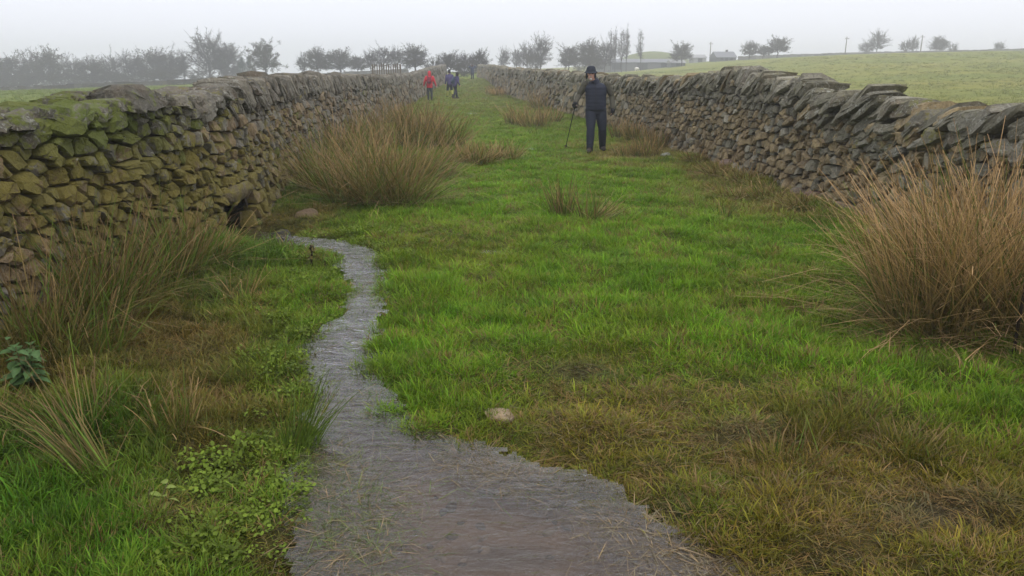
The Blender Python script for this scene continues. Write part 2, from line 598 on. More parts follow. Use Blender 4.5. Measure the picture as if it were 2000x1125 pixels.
def growth(x, y):
    """turf colour and blade length at ground points"""
    x = np.asarray(x, float); y = np.asarray(y, float)
    px, py = proj(x, y, hbase(x, y))
    px = px + 60 * fbm(x * 1.3, y * 1.3, 61); py = py + 22 * fbm(x * 1.3 + 9, y * 1.3, 67)
    far = sstep(14, 45, y)
    base = np.array(MID)[None, :] * (1 - far[:, None]) + np.array((.150, .195, .030))[None, :] * far[:, None]
    W = np.full(x.shape, .8); C = base * .8; Ln = np.full(x.shape, .85) * .8
    for (cx, cyy, rx, ry, col, ln, wt) in ZONES:
        w = wt * np.exp(-((px - cx) / rx) ** 2 - ((py - cyy) / ry) ** 2)
        W += w; C += w[:, None] * np.array(col)[None, :]; Ln += w * ln
    C /= W[:, None]; Ln /= W
    j = fbm(x * 3.1, y * 3.1, 71)[:, None]
    j = j + .55 * fbm(x * 8, y * 8, 73)[:, None]
    gr = np.clip(fbm(x * 2.3 + 40, y * 2.3, 79) * 2.2 - .5, 0, 1)[:, None] * .55 * (C[:, :1] > .15)
    C = C * (1 - gr) + np.array((.10, .20, .014))[None, :] * gr
    br = np.clip(fbm(x * 3.7 + 70, y * 3.7, 87) * 2.4 - .95, 0, 1)[:, None] * .6
    C = C * (1 - br) + np.array((.105, .075, .034))[None, :] * br
    C = C * (1 + .34 * j) + np.array((.03, .012, .004))[None, :] * fbm(x * 5, y * 5, 77)[:, None]
    return np.clip(C, .008, .6), Ln * (1 + .25 * fbm(x * 2.2, y * 2.2, 83))


# ------------------------------------------------------------------ the ground sheet
def axis(lo, hi, step, out_lo, out_hi, gr=1.14):
    a = list(np.arange(lo, hi + 1e-6, step))
    s = step; v = hi
    while v < out_hi:
        s = min(s * gr, 30); v += s; a.append(v)
    s = step; v = lo; b = []
    while v > out_lo:
        s = min(s * gr, 30); v -= s; b.append(v)
    return np.array(b[::-1] + a)


def make_ground():
    xs = axis(-4.6, 5.0, .055, -640, 640)
    ys = axis(.8, 12.5, .055, -640, 760, 1.10)
    X, Y = np.meshgrid(xs, ys)
    sd = stream_sd(X, Y)
    Z = h(X, Y, sd)
    v = np.stack([X.ravel(), Y.ravel(), Z.ravel()], 1)
    nx, ny = len(xs), len(ys)
    i = np.arange(nx * ny).reshape(ny, nx)
    q = np.stack([i[:-1, :-1], i[:-1, 1:], i[1:, 1:], i[1:, :-1]], -1).reshape(-1, 4)
    me = bpy.data.meshes.new('ground')
    me.vertices.add(len(v)); me.vertices.foreach_set('co', v.ravel())
    me.loops.add(len(q) * 4); me.loops.foreach_set('vertex_index', q.ravel().astype(np.int32))
    me.polygons.add(len(q)); me.polygons.foreach_set('loop_start', np.arange(0, len(q) * 4, 4, dtype=np.int32))
    me.polygons.foreach_set('use_smooth', np.ones(len(q), bool))
    me.update(calc_edges=True)
    x, y = v[:, 0], v[:, 1]
    C, Ln = growth(x, y)
    # bare earth shows between the blades near by, closed turf further away
    dist = np.hypot(x, y)
    k = sstep(6, 26, dist)[:, None]
    soil = np.array((.055, .042, .026))[None, :] * .55 + C * .30
    C = soil * (1 - k) + C * k
    s1 = sd.ravel()
    bed = np.stack([.175 + .03 * fbm(x * 3, y * 3, 91), .138 + .025 * fbm(x * 3, y * 3, 91), .108 + .02 * fbm(x * 3, y * 3, 91)], 1)
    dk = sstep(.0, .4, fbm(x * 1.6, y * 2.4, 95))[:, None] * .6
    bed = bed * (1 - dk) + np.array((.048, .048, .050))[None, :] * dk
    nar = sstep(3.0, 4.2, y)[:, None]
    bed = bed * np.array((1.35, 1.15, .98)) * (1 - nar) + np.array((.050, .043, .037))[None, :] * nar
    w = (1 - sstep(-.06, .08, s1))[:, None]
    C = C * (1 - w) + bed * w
    wet = (1 - sstep(.0, .3, s1))[:, None] * (1 - w)
    C = C * (1 - .5 * wet)
    # pastures beyond the walls
    lx = wall_x(LP, y) - .3; rx = wall_x(RP, y) + .3
    outR = sstep(0, 1.0, x - rx)[:, None]; outL = sstep(0, 1.0, lx - x)[:, None]
    n = fbm(x * .05, y * .09, 101)[:, None]
    n2 = fbm(x * .35, y * .7, 103)[:, None]
    fieldR = np.array((.185, .205, .045))[None, :] + n * np.array((.035, .012, .004)) + n2 * np.array((.025, .014, .006))
    fieldL = np.array((.155, .195, .050))[None, :] + n * np.array((.02, .02, .004)) + n2 * np.array((.014, .012, .004))
    C = C * (1 - outR) + fieldR * outR
    C = C * (1 - outL) + fieldL * outL
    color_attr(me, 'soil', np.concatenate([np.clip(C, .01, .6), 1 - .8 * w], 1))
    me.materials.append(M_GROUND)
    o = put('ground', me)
    tag(o, 'wet turf lane and rolling pasture running up to the horizon', 'ground', kind='structure')


make_ground()


def make_water():
    xs = np.arange(-3.3, 2.4, .02); ys = np.arange(-2.5, 8.4, .02)
    X, Y = np.meshgrid(xs, ys)
    sd = stream_sd(X, Y)
    rip = fbm(X * 7 + 2.0 * Y + 1.2 * fbm(X * 3, Y * 3, 139), Y * 17 - 2 * X + 1.2 * fbm(X * 3 + 9, Y * 3, 141), 131) * .0075 + vnoise(X * 19 + 5 * Y, Y * 26, 137) * .0018
    fast = .2 + .8 * sstep(3.2, 4.2, Y)
    Z = WATER_Z + rip * fast
    keep = sd < .10
    idx = -np.ones(X.shape, int)
    need = keep.copy()
    need[:-1, :] |= keep[1:, :]; need[:, :-1] |= keep[:, 1:]; need[:-1, :-1] |= keep[1:, 1:]
    need[1:, :] |= keep[:-1, :]; need[:, 1:] |= keep[:, :-1]; need[1:, 1:] |= keep[:-1, :-1]
    idx[need] = np.arange(need.sum())
    v = np.stack([X[need], Y[need], Z[need]], 1)
    kq = keep[:-1, :-1]
    q = np.stack([idx[:-1, :-1][kq], idx[:-1, 1:][kq], idx[1:, 1:][kq], idx[1:, :-1][kq]], -1)
    q = q[(q >= 0).all(1)]
    me = mesh_from('brook', v.tolist(), q.tolist(), M_WATER)
    o = put('brook', me)
    tag(o, 'shallow rippled brook flowing out from under the mossy wall and spreading over the lane', 'brook', kind='structure')


make_water()
for i, (a, b, rx, ry) in enumerate(PUDDLES):
    pv = [(0, 0, 0)] + [(math.cos(k * math.tau / 28) * rx * 1.25, math.sin(k * math.tau / 28) * ry * 1.25, 0) for k in range(28)]
    o = put('puddle', mesh_from('puddle', pv, [(0, 1 + k, 1 + (k + 1) % 28) for k in range(28)], M_WATER), None, (a, b, float(hbase(a, b)) - .022))
    tag(o, 'small shallow puddle in the trodden turf of the lane', 'puddle', kind='structure')


# ------------------------------------------------------------------ dry-stone walls
def stone_geo(poly, fn, o_front, o_back, tilt, rng, cut=True, bulge=.02, deep=False):
    """poly: outline in wall (s,v); fn maps (s,v,o) to the world. Returns verts, faces"""
    c = poly.mean(0)
    if cut:
        nx = np.roll(poly, -1, 0)
        k = rng.uniform(.05, .22, (len(poly), 1))
        a = poly + (nx - poly) * k; b = poly + (nx - poly) * (1 - rng.uniform(.05, .22, (len(poly), 1)))
        poly = np.stack([a, b], 1).reshape(-1, 2)
    n = len(poly)
    d = poly - c
    r = np.linalg.norm(d, axis=1).mean()
    poly = c + d * (1 + rng.uniform(-.05, .05, (n, 1)))
    d = poly - c

    def off(q, o):
        return o + tilt[0] * (q[:, 0] - c[0]) + tilt[1] * (q[:, 1] - c[1])
    rings = []
    back = c + d * .92
    rings.append((back, np.full(n, o_back)))
    if deep:
        mid = c + d * rng.uniform(.95, 1.12, (n, 1)) + rng.uniform(-.08, .08, 2) * r
        rings[0] = (c + d * rng.uniform(.45, .85, (n, 1)) + rng.uniform(-.2, .2, 2) * r, np.full(n, o_back) + rng.uniform(-.05, .05, n))
        rings.append((mid, np.full(n, o_front * .45 + o_back * .55) + rng.uniform(-.06, .06, n)))
    rings.append((poly, off(poly, o_front) - rng.uniform(.004, .028, n) * min(1.3, r / .08)))
    sh = rng.uniform(-.12, .12, 2) * r
    if cut:
        ins = c + sh + (d) * rng.uniform(.68, .93, (n, 1))
        rings.append((ins, off(ins, o_front) + rng.uniform(-.010, .012, n) + bulge * .5))
    V = []
    for q, o in rings:
        for i in range(n):
            V.append(fn(q[i, 0], q[i, 1], o[i]))
    cc = (c + sh)[None, :]
    V.append(fn(cc[0, 0], cc[0, 1], float(off(cc, o_front)[0]) + bulge * .7 + rng.uniform(-.012, .010)))
    Fs = []
    for k in range(len(rings) - 1):
        for i in range(n):
            Fs.append((k * n + i, k * n + (i + 1) % n, (k + 1) * n + (i + 1) % n, (k + 1) * n + i))
    L = (len(rings) - 1) * n
    for i in range(n):
        Fs.append((L + i, L + (i + 1) % n, len(V) - 1))
    return V, Fs


def clip(poly, nx, ny, c):
    """keep the side nx*x+ny*y<=c"""
    out = []
    m = len(poly)
    for i in range(m):
        a = poly[i]; b = poly[(i + 1) % m]
        da = nx * a[0] + ny * a[1] - c; db = nx * b[0] + ny * b[1] - c
        if da <= 0: out.append(a)
        if (da < 0 < db) or (db < 0 < da):
            t = da / (da - db)
            out.append((a[0] + (b[0] - a[0]) * t, a[1] + (b[1] - a[1]) * t))
    return out


class Wall:
    def __init__(self, P, side, hfun, seed, colfun, batter=.09, thick=.62):
        self.P = P
        # fine, rounded centre line
        ys = np.arange(P[0, 1], P[-1, 1], .25)
        xs = np.interp(ys, P[:, 1], P[:, 0])
        k = np.ones(9) / 9
        xs = np.convolve(np.pad(xs, 4, mode='edge'), k, 'valid')
        self.y = ys; self.x = xs
        self.s = np.concatenate([[0], np.cumsum(np.hypot(np.diff(xs), np.diff(ys)))])
        tx = np.gradient(xs, self.s); ty = np.gradient(ys, self.s)
        ln = np.hypot(tx, ty)
        self.nx = side * ty / ln; self.ny = -side * tx / ln
        self.z = hbase(xs, ys)
        self.hf = hfun; self.side = side
        self.rng = np.random.default_rng(seed)
        self.col = colfun; self.batter = batter; self.thick = thick
        self.L = self.s[-1]

    def at(self, s, v, o):
        x = np.interp(s, self.s, self.x); y = np.interp(s, self.s, self.y); z = np.interp(s, self.s, self.z)
        nx = np.interp(s, self.s, self.nx); ny = np.interp(s, self.s, self.ny)
        o = o - self.batter * v
        return (x + nx * o, y + ny * o, z + v)

    def ypos(self, s):
        return float(np.interp(s, self.s, self.y))

    def H(self, s):
        return self.hf(self.ypos(s))


def build_wall(W, name, label, cope_h, cope, s_from, s_to, size_fun, max_parts=300, hole=None):
    rng = W.rng
    A = 1.45
    seeds = []
    s_end = min(s_to, W.L)
    # courses
    chunks = []
    s = s_from
    while s < s_end:
        e = min(s + 6.0, s_end)
        chunks.append((s, e)); s = e
    for (a, b) in chunks:
        k = size_fun(W.ypos((a + b) / 2))
        v = -.16
        top = max(W.H(a), W.H(b)) + .1
        row = 0
        while v < top:
            rh = rng.uniform(.07, .165) * k * (1.15 if v < .5 else 1.0)
            ss = a + rng.uniform(0, .1)
            while ss < b:
                w = rng.uniform(.09, .27) * k
                if rng.random() < .15: w *= 1.9
                seeds.append((ss + w / 2, v + rh / 2 + .035 * math.sin(ss * 1.7 + row * 2.1) + rng.uniform(-.05, .05) * k, rng.uniform(-.004, .006) * k))
                ss += w
            v += rh; row += 1
    seeds = np.array(seeds)
    # buckets
    B = {}
    cs = .42
    for i, (sx, sv, w) in enumerate(seeds):
        B.setdefault((int(sx // cs), int(sv // (cs / A))), []).append(i)
    stones = []
    for i, (sx, sv, w) in enumerate(seeds):
        hh = W.H(sx) - cope_h(W.ypos(sx)) * .55
        if sv > hh + .05: continue
        q = [(sx - .42, (sv - .3) * A), (sx + .42, (sv - .3) * A), (sx + .42, (sv + .3) * A), (sx - .42, (sv + .3) * A)]
        q = clip(q, 0, 1, (hh + .03) * A)
        q = clip(q, 0, -1, .2 * A)
        bx, bv = int(sx // cs), int(sv // (cs / A))
        for dx in (-1, 0, 1):
            for dv in (-1, 0, 1):
                for j in B.get((bx + dx, bv + dv), ()):
                    if j == i: continue
                    ex = seeds[j, 0] - sx; ev = (seeds[j, 1] - sv) * A
                    if ex * ex + ev * ev > .6: continue
                    cc = (seeds[j, 0] ** 2 + (seeds[j, 1] * A) ** 2 - sx * sx - (sv * A) ** 2 + (w - seeds[j, 2])) / 2
                    q = clip(q, ex, ev, cc)
                    if len(q) < 3: break
                if len(q) < 3: break
            if len(q) < 3: break
        if len(q) < 3: continue
        q = np.array(q); q[:, 1] /= A
        # drop tiny edges
        keep = np.linalg.norm(q - np.roll(q, 1, 0), axis=1) > .012
        q = q[keep]
        if len(q) < 4: continue
        c = q.mean(0)
        r = np.linalg.norm(q - c, axis=1).mean()
        q = c + (q - c) * (1 - min(.3, rng.uniform(.005, .016) / r))
        if hole and hole(c[0], c[1]): continue
        y = W.ypos(c[0])
        near = y < 34
        of = rng.uniform(-.035, .035) + (.02 if r > .12 else 0)
        tl = (rng.uniform(-.32, .32), rng.uniform(-.42, .16))
        V, Fs = stone_geo(q, W.at, of, of - .16, tl, rng, cut=near, bulge=rng.uniform(.008, .03))
        # how large it shows
        d = max(2.0, np.hypot(*W.at(c[0], c[1], 0)[:2]))
        vis = (r / d) if y > 3.0 else 0.0
        stones.append((vis, 'stone', V, Fs, W.col(c[0], y, c[1], W, rng, False)))
    # coping
    for (q, of, ob, tl, bulge) in cope(W, rng, s_from, s_end):
        c = q.mean(0); y = W.ypos(c[0])
        V, Fs = stone_geo(q, W.at, of, ob, tl, rng, cut=y < 40, bulge=bulge, deep=True)
        # the far end of a through stone is rounded off too
        r = np.linalg.norm(q - c, axis=1).mean()
        d = max(2.0, np.hypot(*W.at(c[0], c[1], 0)[:2]))
        n = len(V)
        V = list(V)
        m = (len(V) - 1) // (4 if y < 40 else 3)
        bc = np.mean(np.array(V[:m]), 0)
        V.append(tuple(bc))
        Fs = Fs + [((i + 1) % m, i, n) for i in range(m)]
        stones.append(((r / d) if y > 3.0 else 0.0, 'coping_stone', V, Fs, W.col(c[0], y, c[1], W, rng, True)))
    root = thing(name, label, 'stone wall', (float(W.x[0]), float(W.y[0]), float(W.z[0])))
    rl = Vector(root.location)
    for kind, plural in (('stone', 'more_stones'), ('coping_stone', 'more_coping_stones')):
        ss = sorted([t for t in stones if t[1] == kind], key=lambda t: -t[0])
        single = [t for t in ss[:max_parts] if t[0] > 0]
        rest = ss[len(single):]
        for (_, _, V, Fs, (tone, moss)) in single:
            c = np.mean(np.array(V), 0)
            me = mesh_from(kind, (np.array(V) - c).tolist(), Fs, M_STONE)
            me.set_sharp_from_angle(angle=math.radians(22))
            color_attr(me, 'tone', np.tile(tone, (len(V), 1))); color_attr(me, 'moss', np.tile(moss, (len(V), 1)))
            put(kind, me, root, Vector(c) - rl)
        V2 = []; F2 = []; T2 = []; M2 = []
        for (_, _, V, Fs, (tone, moss)) in rest:
            o = len(V2)
            V2 += [(p[0] - rl.x, p[1] - rl.y, p[2] - rl.z) for p in V]
            F2 += [tuple(i + o for i in f) for f in Fs]
            T2 += [tone] * len(V); M2 += [moss] * len(V)
        if V2:
            me = mesh_from(plural, V2, F2, M_STONE)
            me.set_sharp_from_angle(angle=math.radians(22))
            color_attr(me, 'tone', T2); color_attr(me, 'moss', M2)
            tag(put(plural, me, root), kind='stuff')
    # rubble heart of the wall
    cv = []; cf = []
    ii = [i for i in range(len(W.s)) if s_from - .3 <= W.s[i] <= s_end + .3]
    for n, i in enumerate(ii):
        s = W.s[i]; H = W.H(s) - cope_h(W.ypos(s)) * .6
        lift = 0.52 if (hole and hole(s, .1)) else -.3
        for (v, o) in ((lift, -.09), (.5 if lift < 0 else .56, -.09), (H, -.10), (H + .03, -.28), (H, -.46), (.5, -.60), (-.3, -.66)):
            p = W.at(s, v, o + .012 * math.sin(s * 9 + v * 7))
            cv.append((p[0] - rl.x, p[1] - rl.y, p[2] - rl.z))
    for n in range(len(ii) - 1):
        for k in range(6):
            a = n * 7 + k
            cf.append((a, a + 7, a + 8, a + 1))
    cf.append(tuple(range(7))); cf.append(tuple((len(ii) - 1) * 7 + k for k in range(6, -1, -1)))
    me = mesh_from('rubble_core', cv, cf, M_STONE)
    t0 = W.col(0, 8, .5, W, rng, False)
    color_attr(me, 'tone', np.tile(np.array((.07, .06, .048)), (len(cv), 1))); color_attr(me, 'moss', np.tile((.1, 0, 0), (len(cv), 1)))
    put('rubble_core', me, root)
    return root


def rect_poly(cs, cv, L, T, ang, rng, taper=.25):
    """slab outline, long axis turned by ang in the wall plane"""
    a = [(-.5, -.32), (-.3, -.5), (.25, -.5), (.5, -.25), (.5, .2), (.28, .5), (-.28, .5), (-.5, .25)]
    a = np.array(a) + rng.uniform(-.07, .07, (8, 2))
    a[:, 1] *= 1 - taper * (a[:, 0] * rng.choice([-1, 1]))
    a *= np.array((L, T))
    ca, sa = math.cos(ang), math.sin(ang)
    return np.array((cs, cv)) + np.stack([a[:, 0] * ca - a[:, 1] * sa, a[:, 0] * sa + a[:, 1] * ca], 1)


# --- the mossy wall
def HL(y):
    return float(np.interp(y, [-3, 4.35, 4.8, 5.6, 6.1, 7.5, 9.5, 12, 14, 21, 30, 44, 65, 90, 110], [1.54, 1.54, 1.42, 1.40, 1.46, 1.47, 1.50, 1.53, 1.55, 1.52, 1.47, 1.42, 1.62, 1.65, 1.6])) + .02 * math.sin(y * 2.3) + .015 * math.sin(y * 5.1)


def colL(s, y, v, W, rng, cope):
    p = W.at(s, v, 0)
    px, py = proj(p[0], p[1], p[2])
    f = float(sstep(10, 22, y))
    brown = np.array((.185, .135, .075)); grey = np.array((.155, .142, .110)); pale = np.array((.27, .245, .19))
    k = rng.random()
    c = brown if k < .5 else grey
    if cope or v > 1.15:
        c = grey * .72 if k < .75 else pale * .55
    c = c * (1 - .45 * f) + grey * .85 * .45 * f
    c = c * rng.uniform(.72, 1.3)
    olive = float(np.exp(-((px - 380) / 260) ** 2 - ((py - 400) / 130) ** 2)) * .62 + float(np.exp(-((px - 40) / 150) ** 2 - ((py - 380) / 100) ** 2)) * .45
    green = float(np.exp(-((px - 170) / 150) ** 2 - ((py - 245) / 60) ** 2)) * .75
    if v < 1.0: olive += .12
    m = olive + green + rng.uniform(-.14, .2) - .22 * f + .27
    if cope: m -= .22
    g = green / (olive + green + .05)
    if rng.random() < .06: m += .3; g = .7
    lich = rng.uniform(.1, .7) * (1.0 if v > 1.0 else .4)
    return c.tolist(), (max(0, m), lich, float(np.clip(g + rng.uniform(-.1, .1), 0, 1)))


def copeL(W, rng, s0, s1):
    out = []
    s = s0
    while s < s1:
        y = W.ypos(s); H = W.H(s)
        k = 1.0 if y < 30 else (1.6 if y < 55 else 2.4)
        if y < 8:
            L = rng.uniform(.12, .28); T = rng.uniform(.08, .15); ang = rng.uniform(-.4, .6)
            out.append((rect_poly(s, H - T * .45 - .02, L, T, ang, rng), rng.uniform(-.03, .07), rng.uniform(-.30, -.18), (rng.uniform(-.2, .2), rng.uniform(-.6, 0)), .02))
            out.append((rect_poly(s + rng.uniform(-.1, .1), H - T * .5 + rng.uniform(-.05, .03), rng.uniform(.14, .3), T, rng.uniform(-.4, .4), rng), rng.uniform(-.30, -.2), rng.uniform(-.6, -.48), (rng.uniform(-.2, .2), rng.uniform(-.3, .3)), .02))
            if rng.random() < .6:
                T2 = rng.uniform(.1, .16)
                out.append((rect_poly(s + rng.uniform(-.05, .05), H - T - T2 * .3, rng.uniform(.16, .3), T2, rng.uniform(-.5, .6), rng), rng.uniform(-.01, .06), -.25, (rng.uniform(-.2, .2), rng.uniform(-.3, .1)), .02))
            s += L * rng.uniform(.6, .85)
        else:
            L = rng.uniform(.26, .42); T = rng.uniform(.09, .17) * k; ang = math.pi / 2 + rng.uniform(-.1, .75)
            out.append((rect_poly(s, H - L * .40 + rng.uniform(-.04, .03), L, T, ang, rng), rng.uniform(-.03, .06), rng.uniform(-.55, -.42), (rng.uniform(-.2, .2), rng.uniform(-.3, .05)), .015))
            s += T * rng.uniform(.75, 1.0)
    # a few big blocks that stand out on the top
    for (yy, L, T, dv) in ((6.2, .40, .22, .03), (4.3, .5, .15, .02), (9.2, .34, .18, .02)):
        s = float(np.interp(yy, W.y, W.s))
        out.append((rect_poly(s, W.H(s) - T * .40 + dv, L, T, rng.uniform(-.1, .15), rng, .1), .07, -.3, (0, -.35), .03))
    return out


def holeL(s, v):
    y = WL.ypos(s)
    return 7.3 < y < 8.3 and v < .40 + .05 * math.sin(y * 9)


WL = Wall(LP, 1, HL, 11, colL)
s_near = float(np.interp(1.2, WL.y, WL.s))
wall_moss = build_wall(WL, 'field_wall', 'long dry-stone wall with moss and lichen, a brook running out from under its foot', lambda y: .26, copeL, s_near, float(np.interp(100, WL.y, WL.s)),
                       lambda y: .78 if y < 16 else (1.05 if y < 28 else (1.7 if y < 50 else 2.6)), hole=holeL)
# stone slab bridging the outlet
mb_lint = []
s = float(np.interp(7.8, WL.y, WL.s))
V, Fs = stone_geo(rect_poly(s, .45, .85, .15, .0, WL.rng, .05), WL.at, .06, -.4, (.02, -.1), WL.rng)
c = np.mean(np.array(V), 0)
me = mesh_from('lintel_stone', (np.array(V) - c).tolist(), Fs, M_STONE)
color_attr(me, 'tone', np.tile((.12, .095, .05), (len(V), 1))); color_attr(me, 'moss', np.tile((.6, .2, .1), (len(V), 1)))
put('lintel_stone', me, wall_moss, Vector(c) - Vector(wall_moss.location))


# --- the wall with leaning slabs
def HR(y):
    return float(np.interp(y, [-3, 4.5, 5.7, 6.4, 7.4, 9.4, 11, 12.2, 13.6, 14.6, 16.6, 21, 36, 55, 75, 95], [1.30, 1.33, 1.34, 1.40, 1.38, 1.44, 1.52, 1.58, 1.70, 1.62, 1.52, 1.47, 1.66, 1.66, 1.68, 1.6])) + .02 * math.sin(y * 2.9 + 1) + .015 * math.sin(y * 6.3)


def colR(s, y, v, W, rng, cope):
    f = float(sstep(12, 26, y))
    brown = np.array((.205, .158, .085)); grey = np.array((.145, .134, .094)); pale = np.array((.27, .25, .19))
    k = rng.random()
    if cope or v > 1.1:
        c = grey if k < .72 else (pale * .7 if k < .9 else brown)
    else:
        c = brown if k < .72 else (grey if k < .92 else pale * .85)
    c = c * (1 - .3 * f) + grey * .3 * f
    c = c * rng.uniform(.72, 1.28)
    m = rng.uniform(-.06, .2) + (.14 if (.55 < v < 1.1 and y < 9) else 0) + (.05 if cope else 0)
    if y < 9 and rng.random() < .2: m += .18
    return c.tolist(), (max(0, m), rng.uniform(.1, .9) * (1.0 if cope or v > 1 else .35), rng.uniform(.1, .5))


def copeR(W, rng, s0, s1):
    out = []
    s = s0
    while s < s1:
        y = W.ypos(s); H = W.H(s)
        if y < 10.5:
            L = rng.uniform(.26, .60); T = rng.uniform(.08, .19); ang = -rng.uniform(.15, .85)
            out.append((rect_poly(s, H - .15 + rng.uniform(-.04, .02), L, T, ang, rng, .3), rng.uniform(-.02, .09), rng.uniform(-.6, -.45), (rng.uniform(-.15, .15), rng.uniform(-.45, -.1)), .018))
            if rng.random() < .95:
                out.append((rect_poly(s + rng.uniform(-.1, .1), H - .33 + rng.uniform(-.05, .03), rng.uniform(.24, .5), rng.uniform(.08, .17), -rng.uniform(.05, .85), rng, .3), rng.uniform(-.02, .07), -.4, (rng.uniform(-.2, .2), rng.uniform(-.35, 0)), .018))
            if rng.random() < .75:
                out.append((rect_poly(s + rng.uniform(-.1, .1), H - .52 + rng.uniform(-.05, .03), rng.uniform(.28, .46), rng.uniform(.10, .16), -rng.uniform(-.1, .7), rng, .3), rng.uniform(-.03, .05), -.3, (rng.uniform(-.2, .2), rng.uniform(-.3, 0)), .018))
            s += rng.uniform(.12, .24)
        else:
            k = 1.0 if y < 32 else (1.6 if y < 55 else 2.4)
            L = rng.uniform(.22, .50); T = rng.uniform(.07, .16) * k; ang = -rng.uniform(.35, 1.25)
            out.append((rect_poly(s, H - L * .32 + rng.uniform(-.04, .04), L, T, ang, rng, .3), rng.uniform(-.03, .07), rng.uniform(-.58, -.42), (rng.uniform(-.2, .2), rng.uniform(-.4, 0)), .015))
            s += T * rng.uniform(.85, 1.25)
    return out


WR = Wall(RP, -1, HR, 23, colR)
s_nearR = float(np.interp(2.5, WR.y, WR.s))
wall_slab = build_wall(WR, 'field_wall', 'long brown dry-stone wall topped with dark slabs that lean like fallen books', lambda y: .60 if y < 10.5 else .34, copeR, s_nearR, float(np.interp(104, WR.y, WR.s)),
                       lambda y: .80 if y < 18 else (1.1 if y < 28 else (1.7 if y < 50 else 2.6)))


# --- far field walls, seen as thin dark lines
def far_wall(pts, hh, label, seed, tone):
    rng = np.random.default_rng(seed)
    pts = np.array(pts, float)
    t = np.concatenate([[0], np.cumsum(np.hypot(*np.diff(pts, axis=0).T))])
    n = int(t[-1] / .9)
    root = None
    V = []; Fs = []; T = []
    for i in range(n):
        u = t[-1] * (i + .5) / n
        x = np.interp(u, t, pts[:, 0]); y = np.interp(u, t, pts[:, 1])
        dx = np.interp(u + .5, t, pts[:, 0]) - np.interp(u - .5, t, pts[:, 0]); dy = np.interp(u + .5, t, pts[:, 1]) - np.interp(u - .5, t, pts[:, 1])
        ln = math.hypot(dx, dy); dx /= ln; dy /= ln
        z = hs(x, y)
        col = np.array(tone) * rng.uniform(.7, 1.3)
        for lev in range(3):
            hz = hh / 3
            a = .52 + rng.uniform(-.06, .06); w = (.34 - .06 * lev) * rng.uniform(.85, 1.15)
            z0 = z - .25 * (lev == 0) + lev * hz * .98; z1 = z + (lev + 1) * hz + rng.uniform(-.03, .1)
            o = len(V)
            for (ss, ww, zz) in ((-a, -w, z0), (a, -w, z0), (a, w, z0), (-a, w, z0), (-a * .9, -w * .8, z1), (a * .9, -w * .8, z1), (a * .9, w * .8, z1), (-a * .9, w * .8, z1)):
                ss += rng.uniform(-.05, .05); ww += rng.uniform(-.04, .04)
                V.append((x + dx * ss - dy * ww, y + dy * ss + dx * ww, zz))
            Fs += [tuple(o + q for q in f) for f in ((3, 2, 1, 0), (4, 5, 6, 7), (0, 1, 5, 4), (1, 2, 6, 5), (2, 3, 7, 6), (3, 0, 4, 7))]
            T += [col.tolist()] * 8
    c = np.array(V).mean(0); c[2] = np.array(V)[:, 2].min()
    root = thing('field_wall', label, 'stone wall', c.tolist())
    me = mesh_from('stonework', (np.array(V) - c).tolist(), Fs, M_STONE, False)
    color_attr(me, 'tone', T); color_attr(me, 'moss', np.tile((.1, .2, .3), (len(V), 1)))
    tag(put('stonework', me, root), kind='stuff')


far_wall([(-92, 112), (-62, 96), (-38, 101), (-24, 112)], .6, 'thin dark field wall crossing the pasture in front of the misty wood', 31, (.06, .06, .052))
far_wall([(-40, 128), (-28, 134), (-18, 137)], .8, 'short dark field wall beside the round leafy tree beyond the mossy wall', 32, (.10, .10, .09))
far_wall([(56, 196), (80, 199), (110, 196), (150, 190), (180, 185)], .9, 'pale hazy field wall along the skyline of the rising pasture', 33, (.12, .12, .11))


# ------------------------------------------------------------------ trees in the mist
M_BARK = simple_mat('bark', (.045, .040, .034), .9, .2, .3, 4, .5, .03)
M_TWIG = simple_mat('twigs', (.050, .043, .037), .9, .2, .25, 2, 0, .01)
M_OLDLEAF = simple_mat('late_leaves', (.058, .055, .032), .8, .2, .35, 1.5, 0, .01)
M_FIR = simple_mat('fir_needles', (.028, .05, .03), .8, .2, .3, 2, 0, .01)


